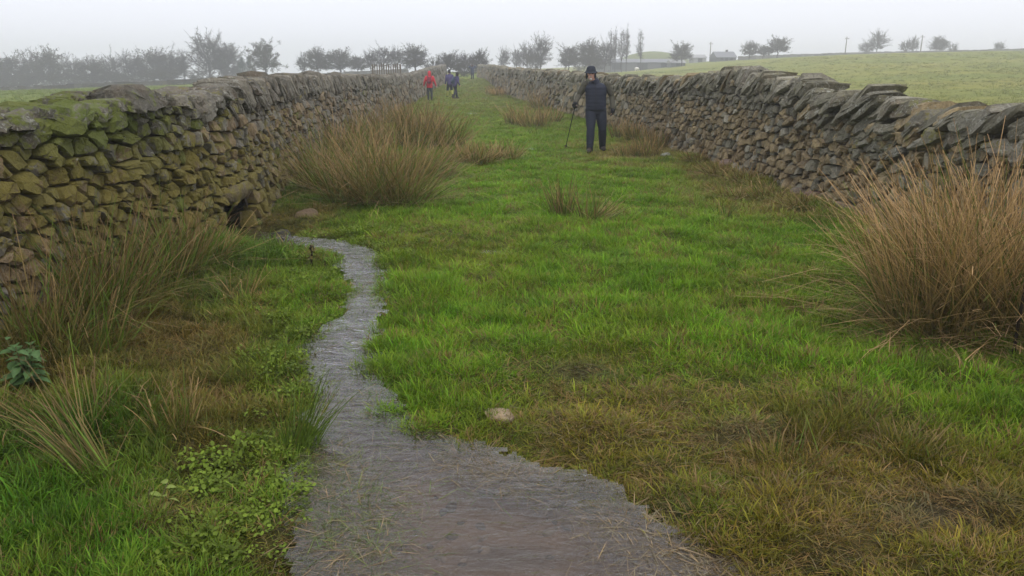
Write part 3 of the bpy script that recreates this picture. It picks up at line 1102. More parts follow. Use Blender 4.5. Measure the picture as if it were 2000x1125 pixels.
def tree_protos(kind, seed):
    """unit tree of height 1: returns trunk mesh, crown mesh, half width"""
    rng = random.Random(seed)
    tr = MB(); cr = MB(); lf = MB()
    #        crown centre, half width, half height, limbs, subs, twigs, leaves, trunk radius
    cz, rx, rz, n1, n2, n3, nl, r0 = {
        'bare': (.60, .40, .40, 14, 12, 34, 0, .024), 'oak': (.57, .44, .42, 18, 12, 32, 5, .028), 'tall': (.60, .11, .38, 14, 5, 10, 0, .011),
        'bush': (.42, .62, .52, 14, 10, 22, 12, .02), 'leafy': (.58, .42, .41, 16, 10, 10, 30, .026), 'fir': (.5, .26, .5, 0, 0, 0, 0, .02)}[kind]

    def rnd(s=1.0):
        return Vector((rng.gauss(0, s), rng.gauss(0, s), rng.gauss(0, s)))

    def leaf(p, r, n, size=(.010, .019)):
        for _ in range(n):
            c = p + Vector((rng.gauss(0, r), rng.gauss(0, r), rng.gauss(0, r * .8)))
            a = rnd().normalized(); b = a.cross(rnd()).normalized()
            s = rng.uniform(*size)
            lf.add([c - a * s, c + b * s * .6, c + a * s, c - b * s * .6], [(0, 1, 2, 3)])

    def curve(m, p, q, r, sides, n=4, sag=.12, wob=.03):
        pts = []; L = (q - p).length
        for i in range(n + 1):
            t = i / n
            pts.append(p.lerp(q, t) + Vector((0, 0, -sag * L * math.sin(math.pi * t))) + (rnd(wob * L) if 0 < i < n else Vector((0, 0, 0))))
        m.tube(pts, [r * (1 - .7 * i / n) for i in range(n + 1)], sides, cap=False)
        return pts

    if kind == 'fir':
        tr.tube([Vector((0, 0, 0)), Vector((0, 0, .5)), Vector((0, 0, 1))], [.02, .014, .003], 6)
        for i in range(26):
            z = .06 + .92 * i / 26; R = .26 * (1 - z) ** .8 + .015
            for k in range(10):
                az = k * .63 + i + rng.uniform(-.2, .2)
                e = Vector((math.cos(az) * R, math.sin(az) * R, z - .05 * (1 - z)))
                p = Vector((0, 0, z))
                for m in range(5):
                    leaf(p.lerp(e, .3 + .7 * m / 4), .016, 2)
    else:
        lean = Vector((rng.uniform(-.05, .05), rng.uniform(-.05, .05), 0))
        topz = {'tall': .93, 'bush': .3}.get(kind, cz + .12)
        tp = curve(tr, Vector((0, 0, -.03)), lean + Vector((0, 0, topz)), r0, 6, 6, 0, .012)
        # uneven crown: a few lobes at different heights
        lob = [(rng.uniform(0, 6.28), rng.uniform(.8, 1.15)) for _ in range(5)]
        for k in range(n1):
            az = k * 2.4 + rng.uniform(-.4, .4)
            u = -.75 + 1.7 * ((k + rng.random()) / n1) if kind != 'bush' else rng.uniform(-.5, .9)
            rr = math.sqrt(max(0, 1 - u * u)) * rng.uniform(.45, .85) * lob[k % 5][1]
            cl = lean + Vector((math.cos(az) * rx * rr, math.sin(az) * rx * rr, cz + rz * u * .72 * lob[k % 5][1]))
            zb = min(topz * .97, max(cl.z - rng.uniform(.15, .35) * (1.4 if kind == 'tall' else 1), .08 if kind == 'bush' else .26))
            bp = lean * (zb / topz) + Vector((0, 0, zb))
            lp = curve(tr, bp, cl, r0 * (.5 if kind != 'tall' else .4), 4, 4, .10, .04)
            for j in range(n2):
                f = rng.uniform(.3, 1.0)
                i = min(int(f * 4), 3)
                sp = lp[i].lerp(lp[i + 1], f * 4 - i)
                out = (cl - Vector((0, 0, cz * .8))).normalized()
                w = Vector((rng.gauss(0, .30 * rx), rng.gauss(0, .30 * rx), rng.gauss(0, .26 * rz))) + out * .10 * (rx if kind == 'tall' else .6)
                e = cl + w
                sub = curve(cr, sp, e, r0 * .19, 3, 3, .06, .06)
                for t in range(n3):
                    f2 = rng.uniform(.2, 1.0)
                    i2 = min(int(f2 * 3), 2); q = sub[i2].lerp(sub[i2 + 1], f2 * 3 - i2)
                    d = ((e - sp).normalized() * .5 + out * .2 + rnd(.7)).normalized()
                    L = rng.uniform(.018, .055)
                    g = q + d * L; g2 = g + (d + Vector((0, 0, .3)) + rnd(.35)).normalized() * L * .6
                    sd = d.cross(rnd()).normalized() * .0026
                    cr.add([q - sd, q + sd, g + sd * .7, g - sd * .7, g2], [(0, 1, 2, 3), (3, 2, 4)])
                    if nl and rng.random() < .7:
                        leaf(g, .022, max(1, nl // 4))
    allv = np.array(tr.v + cr.v + lf.v)
    top = np.percentile(allv[:, 2], 98.0); wid = np.percentile(np.hypot(allv[:, 0], allv[:, 1]), 97)
    for m in (tr, cr, lf):
        m.v = [(a / top, b / top, c / top) for a, b, c in m.v]
    tm = tr.mesh('trunk', M_BARK)
    nf = len(cr.f)
    cr.add(lf.v, lf.f)
    cm = cr.mesh('crown', M_TWIG)
    cm.materials.append(M_FIR if kind == 'fir' else M_OLDLEAF)
    if len(cr.f) > nf:
        ix = np.zeros(len(cm.polygons), np.int32); ix[nf:] = 1
        cm.polygons.foreach_set('material_index', ix)
    return tm, cm, wid / top


PROTO = {}
for kind, seeds in (('bare', (1, 2, 3)), ('oak', (4, 5, 6)), ('tall', (7, 8)), ('bush', (9, 10)), ('fir', (12,)), ('leafy', (13, 14))):
    PROTO[kind] = [tree_protos(kind, s) for s in seeds]

NAMES = {'bare': 'bare_tree', 'oak': 'broad_tree', 'tall': 'slender_tree', 'bush': 'thicket_bush', 'fir': 'fir_tree', 'leafy': 'leafy_tree'}
tree_n = 0


def tree(px, top, wpx, kind, d, label, group=None):
    """a tree standing d metres off under photo column px, its tip at photo row top"""
    global tree_n
    p = at_depth(px, d)
    top -= 5
    tz = CAMZ + (562.5 - top) / F
    r = ray(px, top)
    t = p.y / r.y
    ztop = CAMZ + r.z * t
    H = max(2.0, ztop - p.z)
    tm, cm, wr = PROTO[kind][tree_n % len(PROTO[kind])]
    tree_n += 1
    o = thing(NAMES[kind], label, 'bush' if kind == 'bush' else 'tree', p, random.uniform(0, 6.28), group)
    wid = wpx / F * p.y / 2
    sx = max(.6 * H, min(2.2 * H, wid / wr))
    o.scale = (sx, sx, H)
    put('trunk', tm, o); put('crown', cm, o)
    return o


WOOD = 'trees of the misty wood past the dark field wall'
for (px, top, w, kind, d, lab) in [
    (-60, 112, 90, 'oak', 172, 'broad tree at the very end of the misty wood'),
    (30, 116, 95, 'oak', 168, 'low dense grey tree near the end of the misty wood'),
    (74, 110, 70, 'bare', 178, 'thin bare tree behind the low dense tree of the wood'),
    (108, 105, 72, 'leafy', 166, 'greenish tree with leaves still on in the misty wood'),
    (150, 117, 60, 'bare', 178, 'small bare tree just beyond the greenish tree'),
    (188, 121, 85, 'oak', 165, 'low rounded dark tree in the middle of the misty wood'),
    (224, 116, 60, 'bare', 176, 'bare tree between two rounded trees of the wood'),
    (264, 111, 70, 'bare', 168, 'upright many-branched bare tree of the misty wood'),
    (302, 106, 100, 'oak', 172, 'widest domed tree of the misty wood'),
    (338, 109, 80, 'bare', 168, 'bare tree leaning on the widest domed tree'),
    (364, 111, 34, 'tall', 166, 'narrow bare tree with several thin stems'),
    (414, 74, 96, 'bare', 168, 'tallest bare tree standing over the misty wood'),
    (442, 94, 80, 'oak', 172, 'dense tree close beside the tallest bare tree'),
    (476, 118, 26, 'fir', 164, 'small dark fir beside the round leafy tree'),
    (490, 116, 24, 'fir', 168, 'small dark fir touching the round leafy tree'),
    (522, 89, 66, 'leafy', 150, 'round leafy tree standing alone at the edge of the wood'),
]:
    tree(px, top, w, kind, d, lab, None)
for (px, w, d) in ((10, 70, 160), (130, 60, 170), (232, 80, 166), (280, 70, 160), (330, 90, 162), (395, 70, 163), (455, 60, 166), (165, 70, 162), (60, 80, 163)):
    tree(px, 142 + (px % 17) * .8 - (px / 45), w, 'bush', d, 'low grey thicket bush filling the foot of the misty wood', 'undergrowth of the misty wood')
for (px, top, w, kind, d, lab) in [
    (592, 112, 26, 'bare', 150, 'little bare tree at the start of the row behind the mossy wall'),
    (622, 102, 62, 'oak', 150, 'feathery tree next to the little bare tree'),
    (666, 104, 74, 'oak', 145, 'flat-topped spreading tree behind the mossy wall'),
    (700, 116, 36, 'oak', 150, 'low tree between the flat-topped tree and the slatted fence'),
    (724, 106, 44, 'bare', 140, 'open bare tree just before the slatted fence'),
    (748, 99, 50, 'bare', 146, 'bare tree rising right behind the slatted fence'),
    (776, 99, 34, 'bare', 140, 'thin bare tree past the slatted fence'),
    (812, 96, 66, 'oak', 132, 'dense dark round tree behind the hooded red walker'),
    (850, 118, 50, 'bush', 112, 'grey thicket beside the dense round tree at the lane end'),
    (880, 110, 52, 'oak', 122, 'low domed tree beyond the pair of purple walkers'),
    (908, 110, 40, 'bare', 126, 'bare tree between the domed trees at the lane end'),
    (936, 105, 46, 'oak', 122, 'dark tree behind the walker with raised arms'),
    (912, 126, 60, 'bush', 108, 'grey hedge bush closing the far end of the lane'),
    (985, 101, 28, 'bare', 170, 'small bare tree leaning over the far end of the slab wall'),
    (1008, 103, 26, 'bare', 172, 'small bare tree next to the leaning one'),
    (1030, 92, 44, 'bare', 165, 'bare tree beside the big spreading bare tree'),
    (1056, 77, 50, 'bare', 160, 'big spreading bare tree with a thick forked trunk'),
    (1046, 110, 50, 'bush', 158, 'dark ivy bush at the foot of the big bare tree'),
    (1110, 97, 50, 'oak', 170, 'dark rounded tree at the end of the farm copse'),
    (1152, 87, 66, 'oak', 165, 'large dense tree right above the walking man'),
    (1180, 90, 44, 'bare', 172, 'bare tree behind the large dense copse tree'),
    (1150, 112, 70, 'bush', 158, 'thicket at the foot of the farm copse'),
    (1191, 67, 20, 'tall', 185, 'slender tall tree next to the farm copse'),
    (1201, 68, 18, 'tall', 188, 'second slender tall tree from the farm copse'),
    (1214, 67, 24, 'tall', 185, 'third slender tall tree from the farm copse'),
    (1223, 64, 24, 'tall', 188, 'tallest of the slender trees behind the grey barn'),
    (1252, 68, 22, 'tall', 190, 'lone slender tree standing on the green mound'),
    (1331, 91, 46, 'oak', 190, 'round dark tree at the end of the grey barn'),
    (1463, 88, 40, 'oak', 185, 'open dark tree with layered boughs past the farmhouse'),
    (1490, 95, 30, 'oak', 187, 'small tree between the two dark skyline trees'),
    (1518, 80, 48, 'oak', 185, 'wide dark tree with a bare trunk on the pasture edge'),
    (1712, 67, 40, 'bare', 215, 'tall forked bare tree on the pasture skyline'),
    (1690, 88, 34, 'bare', 218, 'faint low bare tree beside the forked skyline tree'),
    (1765, 85, 28, 'bare', 222, 'faint bare tree next to a utility pole'),
    (1781, 78, 26, 'bare', 220, 'faint bare tree touching a utility pole'),
    (1835, 78, 44, 'oak', 214, 'domed grey tree on the pasture skyline'),
    (1860, 91, 20, 'bush', 210, 'tiny grey bush by the domed skyline tree'),
    (1950, 88, 22, 'bush', 205, 'tiny grey bush alone on the pasture skyline'),
]:
    tree(px, top, w, kind, d, lab, None)

# ------------------------------------------------------------------ farm in the distance
M_GWALL = simple_mat('grey_farm_wall', (.14, .145, .15), .9, .2, .15, 2, .3, .02)
M_ROOF = simple_mat('slate_roof', (.17, .175, .185), .7, .3, .15, 3, .3, .02)
M_PALE = simple_mat('pale_render', (.30, .30, .295), .8, .3, .1, 2, .2, .01)
M_DARKWIN = simple_mat('dark_window', (.03, .033, .038), .3, .5, .1, 2, 0, .01)
M_WOOD = simple_mat('weathered_wood', (.16, .135, .105), .85, .2, .3, 12, .5, .01)
M_METAL = simple_mat('dull_metal', (.3, .3, .3), .5, .5, .1, 5, .1, .002)


def barn(px0, px1, d, eaves, ridge, depth, label, wallm, roofm, doors):
    a = at_depth(px0, d); b = at_depth(px1, d)
    c = (a + b) / 2; L = abs(b.x - a.x)
    o = thing('barn', label, 'barn', c)
    m = MB(); m.box((-L / 2, -depth / 2, -1.0), (L / 2, depth / 2, eaves)); m.build('wall', wallm, o, False)
    m = MB()
    e = .25
    m.add([(-L / 2 - e, -depth / 2 - e, eaves - .05), (L / 2 + e, -depth / 2 - e, eaves - .05), (L / 2 + e, depth / 2 + e, eaves - .05), (-L / 2 - e, depth / 2 + e, eaves - .05),
           (-L / 2 - e, 0, ridge), (L / 2 + e, 0, ridge)], [(0, 1, 5, 4), (2, 3, 4, 5), (1, 2, 5), (3, 0, 4), (3, 2, 1, 0)])
    m.build('roof', roofm, o, False)
    for (f, w, z0, z1, nm) in doors:
        m = MB(); x = -L / 2 + L * f
        m.box((x - w / 2, -depth / 2 - .06, z0), (x + w / 2, -depth / 2 + .05, z1)); q = m.build(nm, M_DARKWIN, o, False)
        if nm == 'window':
            m = MB(); m.box((x - w / 2 - .1, -depth / 2 - .12, z0 - .12), (x + w / 2 + .1, -depth / 2 + .02, z0 - .003)); m.build('sill', wallm, q, False)
    return o


barn(1168, 1330, 205, 1.6, 2.5, 9, 'long low grey barn behind the farm copse', M_GWALL, M_ROOF, [(.2, 2.6, -.2, 1.4, 'door'), (.5, 2.6, -.2, 1.4, 'door'), (.78, 2.6, -.2, 1.4, 'door')])
barn(1306, 1334, 195, .9, 1.7, 5, 'small shed with a pale roof at the end of the long barn', M_GWALL, M_PALE, [(.5, 1.0, -.2, .8, 'door')])
barn(1350, 1374, 215, 1.2, 2.0, 6, 'little pale shed between the barn and the farmhouse', M_PALE, M_PALE, [(.5, 1.2, -.2, 1.0, 'door')])
fh = barn(1393, 1430, 200, .9, 2.3, 7, 'farmhouse with a pale slate roof low behind the pasture', M_GWALL, M_ROOF, [(.25, .7, .25, .75, 'window'), (.75, .7, .25, .75, 'window'), (.5, .7, -.2, .8, 'door')])
fh['category'] = 'house'
m = MB(); m.box((.6, -.25, 1.9), (1.1, .25, 2.75)); m.build('chimney', M_GWALL, fh, False)

# green mound behind the barn
pm = at_depth(1275, 225)
mv = []; mf = []
for i in range(13):
    for k in range(9):
        a = -1 + 2 * i / 12; b = -1 + 2 * k / 8
        z = 4.6 * max(0, 1 - a * a) ** .8 * max(0, 1 - b * b) ** .7
        mv.append((a * 13, b * 6, z - .4))
for i in range(12):
    for k in range(8):
        mf.append((i * 9 + k, (i + 1) * 9 + k, (i + 1) * 9 + k + 1, i * 9 + k + 1))
M_MOUND = simple_mat('mound_turf', (.15, .17, .07), .9, .2, .25, .6, .5, .1)
mo = put('mound', mesh_from('mound', mv, mf, M_MOUND), None, pm)
tag(mo, 'low grassy mound behind the long grey barn', 'mound', kind='structure')


def pole(px, top, d, label):
    p = at_depth(px, d)
    r = ray(px, top); H = max(5.0, CAMZ + r.z * p.y / r.y - p.z)
    o = thing('utility_pole', label, 'utility pole', p)
    m = MB(); m.tube([(0, 0, -.3), (0, 0, H)], [.15, .10], 8); m.build('mast', M_WOOD, o)
    m = MB(); m.box((-.55, -.22, H - .55), (.55, -.15, H - .45)); m.build('crossarm', M_WOOD, o, False)
    for x in (-.48, .48):
        m = MB(); m.tube([(x, -.18, H - .45), (x, -.18, H - .3)], [.05, .04], 6); m.build('insulator', M_PALE, o)


pole(1650, 81, 205, 'wooden utility pole standing by itself on the skyline')
pole(1797, 82, 205, 'wooden utility pole next to faint skyline trees')
pole(1386, 106, 212, 'short utility pole beside the farmhouse')

# slatted wooden fence above the mossy wall
fp = at_depth(757, 48)
fo = thing('slatted_fence', 'weathered wooden fence of upright slats poking up behind the mossy wall', 'fence', fp)
for k in range(11):
    x = -.70 + k * .14
    m = MB(); hgt = 1.95 + random.uniform(-.08, .12)
    m.box((x - .035, -.015, -.1), (x + .035, .015, hgt)); m.build('slat', M_WOOD, fo, False)
for z in (.5, 1.3):
    m = MB(); m.box((-.8, .018, z), (.8, .06, z + .09)); m.build('rail', M_WOOD, fo, False)
for x in (-.84, .84):
    m = MB(); m.box((x - .05, .01, -.3), (x + .05, .11, 2.0)); m.build('post', M_WOOD, fo, False)

# ------------------------------------------------------------------ loose stones
def loose_stone(px, py, r, flatk, tone, label, moss=(.0, .3, .2), seed=0):
    rng = random.Random(seed + int(px))
    p = G(px, py)
    bm = bmesh.new(); bmesh.ops.create_icosphere(bm, subdivisions=2, radius=1)
    a, b = rng.uniform(0, 9), rng.uniform(0, 9)
    for v in bm.verts:
        n = 1 + .22 * math.sin(3 * v.co.x + a) * math.cos(2.5 * v.co.y + b) + rng.uniform(-.05, .05)
        v.co = Vector((v.co.x * r * n * 1.2, v.co.y * r * n, v.co.z * r * flatk * n))
    me = bpy.data.meshes.new('loose_stone'); bm.to_mesh(me); bm.free()
    me.polygons.foreach_set('use_smooth', [True] * len(me.polygons))
    me.materials.append(M_STONE)
    color_attr(me, 'tone', np.tile(tone, (len(me.vertices), 1))); color_attr(me, 'moss', np.tile(moss, (len(me.vertices), 1)))
    o = put('loose_stone', me, None, (p.x, p.y, p.z + r * flatk * .35))
    o.rotation_euler = (rng.uniform(-.1, .1), rng.uniform(-.1, .1), rng.uniform(0, 6))
    tag(o, label, 'stone')


loose_stone(974, 806, .066, .4, (.30, .225, .145), 'flat tan stone lying in the turf above the pool')
loose_stone(1300, 309, .09, .6, (.25, .255, .225), 'pale grey stone in the grass near the foot of the slab wall')
loose_stone(1218, 272, .10, .7, (.30, .30, .28), 'pale stone behind the rushes beside the walking man')
loose_stone(640, 1063, .035, .6, (.40, .36, .28), 'small pale pebble in the shallow edge of the pool')
loose_stone(786, 1062, .055, .4, (.30, .24, .17), 'brown stone just under the water of the pool')
loose_stone(990, 1095, .04, .5, (.28, .23, .17), 'small brown stone on the bed of the pool')
loose_stone(548, 449, .10, .8, (.035, .032, .026), 'dark wet boulder in the brook below the wall outlet', (.15, .1, .4))
loose_stone(600, 425, .13, .6, (.12, .085, .05), 'earthy brown stone in the bank by the wall outlet', (.2, .1, .4))
for i, (px, py, r) in enumerate(((1380, 318, .14), (1420, 340, .13), (1600, 402, .16), (1560, 392, .12), (1655, 425, .15), (1700, 440, .17), (1720, 470, .13))):
    loose_stone(px, py, r, .65, (.13 + .02 * (i % 3), .105, .078), 'fallen brown stone lying along the foot of the slab wall', seed=i)
for o in list(COL.objects):
    if o.name.startswith('loose_stone') and o['label'].startswith('fallen'):
        o['group'] = 'stones fallen from the slab wall'


# ------------------------------------------------------------------ people
def cloth(name, col, rough=.8, scale=60, bump=.5, bd=.006, var=.2):
    return simple_mat(name, col, rough, .12, var, scale, bump, bd)


M_SKIN = simple_mat('skin', (.50, .27, .20), .55, .4, .12, 40, .15, .002)
M_NAVYP = cloth('navy_puffer', (.022, .026, .040), .55)
M_FLEECE = cloth('olive_grey_fleece', (.075, .070, .052), .9)
M_NAVYT = cloth('navy_trousers', (.018, .022, .034), .7, 25, .6, .012)
M_BLACK = cloth('black_fabric', (.016, .017, .019), .7)
M_BOOT = cloth('dark_boot', (.035, .028, .022), .55)
M_HAT = cloth('dark_hat', (.030, .034, .044), .85)
M_BEARD = cloth('white_beard', (.38, .36, .33), .9)
M_RED = cloth('red_waterproof', (.50, .030, .045), .55, 25, .5, .01)
M_REDD = cloth('dark_red_pack', (.16, .02, .035), .7)
M_GREYT = cloth('grey_trousers', (.045, .055, .055), .75, 25, .5, .01)
M_PURP = cloth('purple_waterproof', (.060, .050, .130), .6, 25, .5, .01)
M_YEL = cloth('yellow_gaiters', (.30, .31, .07), .6, 25, .4, .01)
M_NAVYJ = cloth('blue_black_jacket', (.035, .05, .085), .65, 25, .5, .01)
M_HAIR = cloth('dark_hair', (.02, .016, .013), .6)


def lerp3(a, b, t): return tuple(a[i] + (b[i] - a[i]) * t for i in range(3))


def limb(m, a, b, c, ra, rb, rc, n=12):
    """upper, joint, lower with muscle taper"""
    pts = [a, lerp3(a, b, .35), lerp3(a, b, .75), b, lerp3(b, c, .3), lerp3(b, c, .7), c]
    rad = [ra, ra * 1.0, (ra + rb) / 2, rb, rb * 1.02, (rb + rc) / 2, rc]
    m.tube(pts, rad, n)
    m.ball(a, ra); m.ball(b, rb); m.ball(c, rc)


def hand(m, wrist, direction, palm_n, size=1.0, curl=.5, side=1):
    """palm, four fingers of unequal length with knuckle bends, thumb from the side of the palm"""
    w = Vector(wrist); d = Vector(direction).normalized(); n = Vector(palm_n); n = (n - d * n.dot(d)).normalized()
    x = d.cross(n) * side
    k = size
    m.tube([w, w + d * .045 * k, w + d * .092 * k], [.026 * k, .036 * k, .036 * k], 8, sx=1.0)
    m.ball(w + d * .055 * k, (.038 * k, .038 * k, .040 * k), 8, 6)
    for i, ln in enumerate((.068, .078, .073, .058)):
        b = w + d * .088 * k + x * (.030 - .020 * i) * k
        a1 = curl * .9; a2 = curl * 1.9; a3 = curl * 2.6
        p1 = b + (d * math.cos(a1) + n * math.sin(a1)) * ln * .48 * k
        p2 = p1 + (d * math.cos(a2) + n * math.sin(a2)) * ln * .32 * k
        p3 = p2 + (d * math.cos(a3) + n * math.sin(a3)) * ln * .25 * k
        m.tube([b, p1, p2, p3], [.0105 * k, .010 * k, .009 * k, .007 * k], 7)
        m.ball(p3, .007 * k, 6, 5)
    b = w + d * .03 * k + x * .03 * k
    p1 = b + (d * .7 + x * .7 + n * .25).normalized() * .042 * k
    p2 = p1 + (d * .85 + x * .25 + n * .45).normalized() * .032 * k
    m.tube([b, p1, p2], [.014 * k, .012 * k, .009 * k], 7); m.ball(p2, .009 * k, 6, 5)


def head(m, c, fy=-1, tilt=0.0, s=1.0):
    """skull, jaw, nose, brow, lips, ears; faces -y when fy=-1"""
    x, y, z = c
    m.ball((x, y - fy * .012 * s, z + .022 * s), (.076 * s, .096 * s, .100 * s), 16, 12)
    m.ball((x, y + fy * .030 * s, z - .052 * s), (.056 * s, .060 * s, .066 * s), 14, 10)
    m.ball((x, y + fy * .066 * s, z - .096 * s), (.026 * s, .022 * s, .020 * s), 8, 6)
    m.tube([(x, y + fy * .088 * s, z + .018 * s), (x, y + fy * .106 * s, z - .018 * s), (x, y + fy * .112 * s, z - .028 * s)], [.009 * s, .012 * s, .015 * s], 8)
    m.ball((x - .013 * s, y + fy * .098 * s, z - .030 * s), .009 * s, 6, 5); m.ball((x + .013 * s, y + fy * .098 * s, z - .030 * s), .009 * s, 6, 5)
    m.tube([(x - .05 * s, y + fy * .075 * s, z + .026 * s), (x, y + fy * .094 * s, z + .028 * s), (x + .05 * s, y + fy * .075 * s, z + .026 * s)], [.010 * s, .012 * s, .010 * s], 8)
    m.tube([(x - .022 * s, y + fy * .086 * s, z - .058 * s), (x, y + fy * .094 * s, z - .057 * s), (x + .022 * s, y + fy * .086 * s, z - .058 * s)], [.006 * s, .008 * s, .006 * s], 7)
    m.ball((x - .036 * s, y + fy * .068 * s, z - .022 * s), (.022 * s, .02 * s, .02 * s), 8, 6); m.ball((x + .036 * s, y + fy * .068 * s, z - .022 * s), (.022 * s, .02 * s, .02 * s), 8, 6)
    for sg in (-1, 1):
        m.ball((x + sg * .078 * s, y - fy * .01 * s, z - .005 * s), (.010 * s, .020 * s, .030 * s), 8, 6)


def boot(m, a, fy=-1, yaw=0.0):
    x, y, z = a
    dx = math.sin(yaw); dy = fy * math.cos(yaw)
    m.tube([(x, y, z + .14), (x, y, z + .06), (x + dx * .02, y + dy * .02, z)], [.062, .060, .055], 10)
    m.tube([(x - dx * .055, y - dy * .055, z - .030), (x + dx * .06, y + dy * .06, z - .020), (x + dx * .15, y + dy * .15, z - .035), (x + dx * .185, y + dy * .185, z - .045)], [.050, .052, .043, .022], 10)


def torso_secs(hx, hz, sx, sz, dx=0, lean=0, k=1.0, wide=.20, hip=.17):
    """from hip to shoulder"""
    out = []
    for t, rx, ry in ((-.18, hip * .82, .10), (0, hip, .125), (.25, hip * .94, .118), (.5, wide * .92, .122), (.75, wide * 1.0, .13), (.9, wide * .95, .115), (1.0, wide * .72, .085), (1.07, wide * .40, .06)):
        out.append((hx + (sx - hx) * t, dx + lean * t, hz + (sz - hz) * t, rx * k, ry * k))
    return out


# --- the man with the stick, walking towards the camera
pm_ = G(1160, 300)
pm_.z += .03
man = thing('person', 'walker in a dark quilted gilet and brimmed hat coming down the lane with a stick', 'person', pm_, math.atan2(pm_.x, pm_.y) * -1.0)
J = dict(sl=(-.205, 0, 1.395), el=(-.325, .03, 1.17), wl=(-.385, -.17, 1.035), sr=(.215, 0, 1.395), er=(.315, .06, 1.15), wr=(.335, -.02, .925),
         hl=(-.085, 0, .90), kl=(-.075, -.17, .50), al=(-.085, -.22, .085), hr=(.105, 0, .90), kr=(.150, -.02, .49), ar=(.165, .20, .10))
hc = (-.10, -.085, 1.600)
b = MB()
b.loft(torso_secs(.01, .93, 0, 1.41, wide=.165, hip=.14, k=.92))
b.tube([(-.01, -.01, 1.36), (-.05, -.03, 1.46), (-.09, -.06, 1.55)], [.075, .062, .058], 12)
head(b, hc)
limb(b, J['sl'], J['el'], J['wl'], .048, .038, .028); limb(b, J['sr'], J['er'], J['wr'], .048, .038, .028)
limb(b, J['hl'], J['kl'], J['al'], .075, .05, .036); limb(b, J['hr'], J['kr'], J['ar'], .075, .05, .036)
hand(b, J['wl'], (-.25, -.75, -.55), (.5, -.2, -.7), .95, .95, 1); hand(b, J['wr'], (.05, -.15, -1), (-1, 0, 0), .95, .4, -1)
b.skin('body', M_SKIN, man, .009, 3)
g = MB()     # sleeves of the fleece, shoulders and collar
limb(g, J['sl'], J['el'], J['wl'], .070, .054, .044); limb(g, J['sr'], J['er'], J['wr'], .070, .054, .044)
g.loft(torso_secs(.01, .95, 0, 1.41, wide=.178, hip=.155, k=1.0))
g.tube([(-.02, -.015, 1.40), (-.055, -.035, 1.49)], [.092, .080], 12)
g.skin('fleece', M_FLEECE, man, .012, 4)
v = MB()     # quilted gilet: rolls one over the other
secs = []
for i in range(33):
    t = -.10 + 1.14 * i / 32
    roll = abs(math.sin(i * math.pi / 4)) ** .6
    rx = np.interp(t, [-.1, 0, .3, .6, .85, .95, 1.04], [.198, .202, .196, .205, .208, .180, .11])
    ry = np.interp(t, [-.1, 0, .3, .6, .85, .95, 1.04], [.150, .155, .158, .158, .148, .120, .085])
    secs.append((.012 + (-.012) * t, -.005, .92 + .49 * t, rx - .004 + .005 * roll, ry - .004 + .005 * roll))
v.loft(secs, 26)
v.tube([(-.02, -.02, 1.41), (-.06, -.04, 1.485)], [.108, .096], 14)
gil = v.skin('gilet', M_NAVYP, man, .010, 1)
z = MB(); z.tube([(.012, -.168, .90), (.008, -.176, 1.1), (.0, -.165, 1.32), (-.04, -.135, 1.44)], [.005] * 4, 6); z.build('zip', M_BLACK, gil)
t = MB()
for (hh_, kk, aa) in (('hl', 'kl', 'al'), ('hr', 'kr', 'ar')):
    limb(t, J[hh_], J[kk], J[aa], .108, .080, .064)
    a_ = J[aa]; t.tube([(a_[0], a_[1], .22), (a_[0], a_[1], .05)], [.066, .064], 12)
t.loft([(.01, 0, .80, .165, .115), (.01, 0, .88, .178, .130), (.01, 0, .96, .172, .128), (.01, 0, 1.03, .165, .12)])
t.skin('trousers', M_NAVYT, man, .012, 3)
for aa, yw in (('al', -.15), ('ar', .2)):
    q = MB(); boot(q, J[aa], -1, yw); q.skin('boot', M_BOOT, man, .009, 2)
q = MB(); hand(q, J['wl'], (-.25, -.75, -.55), (.5, -.2, -.7), 1.12, .95, 1); q.tube([lerp3(J['el'], J['wl'], .8), J['wl']], [.045, .036], 10); q.skin('glove', M_BLACK, man, .007, 1)
q = MB(); hand(q, J['wr'], (.05, -.15, -1), (-1, 0, 0), 1.12, .4, -1); q.tube([lerp3(J['er'], J['wr'], .8), J['wr']], [.045, .036], 10); q.skin('glove', M_BLACK, man, .007, 1)
q = MB()     # soft brimmed hat pulled down over the ears
hx, hy, hz = hc
q.loft([(hx, hy + .015, hz + .030, .128, .145, .02), (hx, hy + .012, hz + .042, .124, .140, .02), (hx, hy + .012, hz + .055, .096, .112, .012), (hx, hy + .012, hz + .09, .093, .108), (hx, hy + .015, hz + .135, .080, .095), (hx, hy + .018, hz + .160, .045, .055)], 22)
for sg in (-1, 1):
    q.ball((hx + sg * .082, hy + .02, hz - .03), (.020, .055, .075), 10, 8)
q.ball((hx, hy + .075, hz - .02), (.075, .045, .09), 12, 8)
q.skin('hat', M_HAT, man, .008, 2)
q = MB(); q.ball((hx, hy - .078, hz - .100), (.028, .024, .024), 12, 8)
q.tube([(hx - .03, hy - .094, hz - .048), (hx, hy - .102, hz - .045), (hx + .03, hy - .094, hz - .048)], [.006, .008, .006], 7)
q.skin('beard', M_BEARD, man, .006, 1)
for sg in (-1, 1):
    q = MB(); q.ball((hx + sg * .031, hy - .083, hz + .003), (.013, .009, .007), 10, 8); q.build('eye', M_BLACK, man)
man.scale = (1.07, 1.04, 1.0)
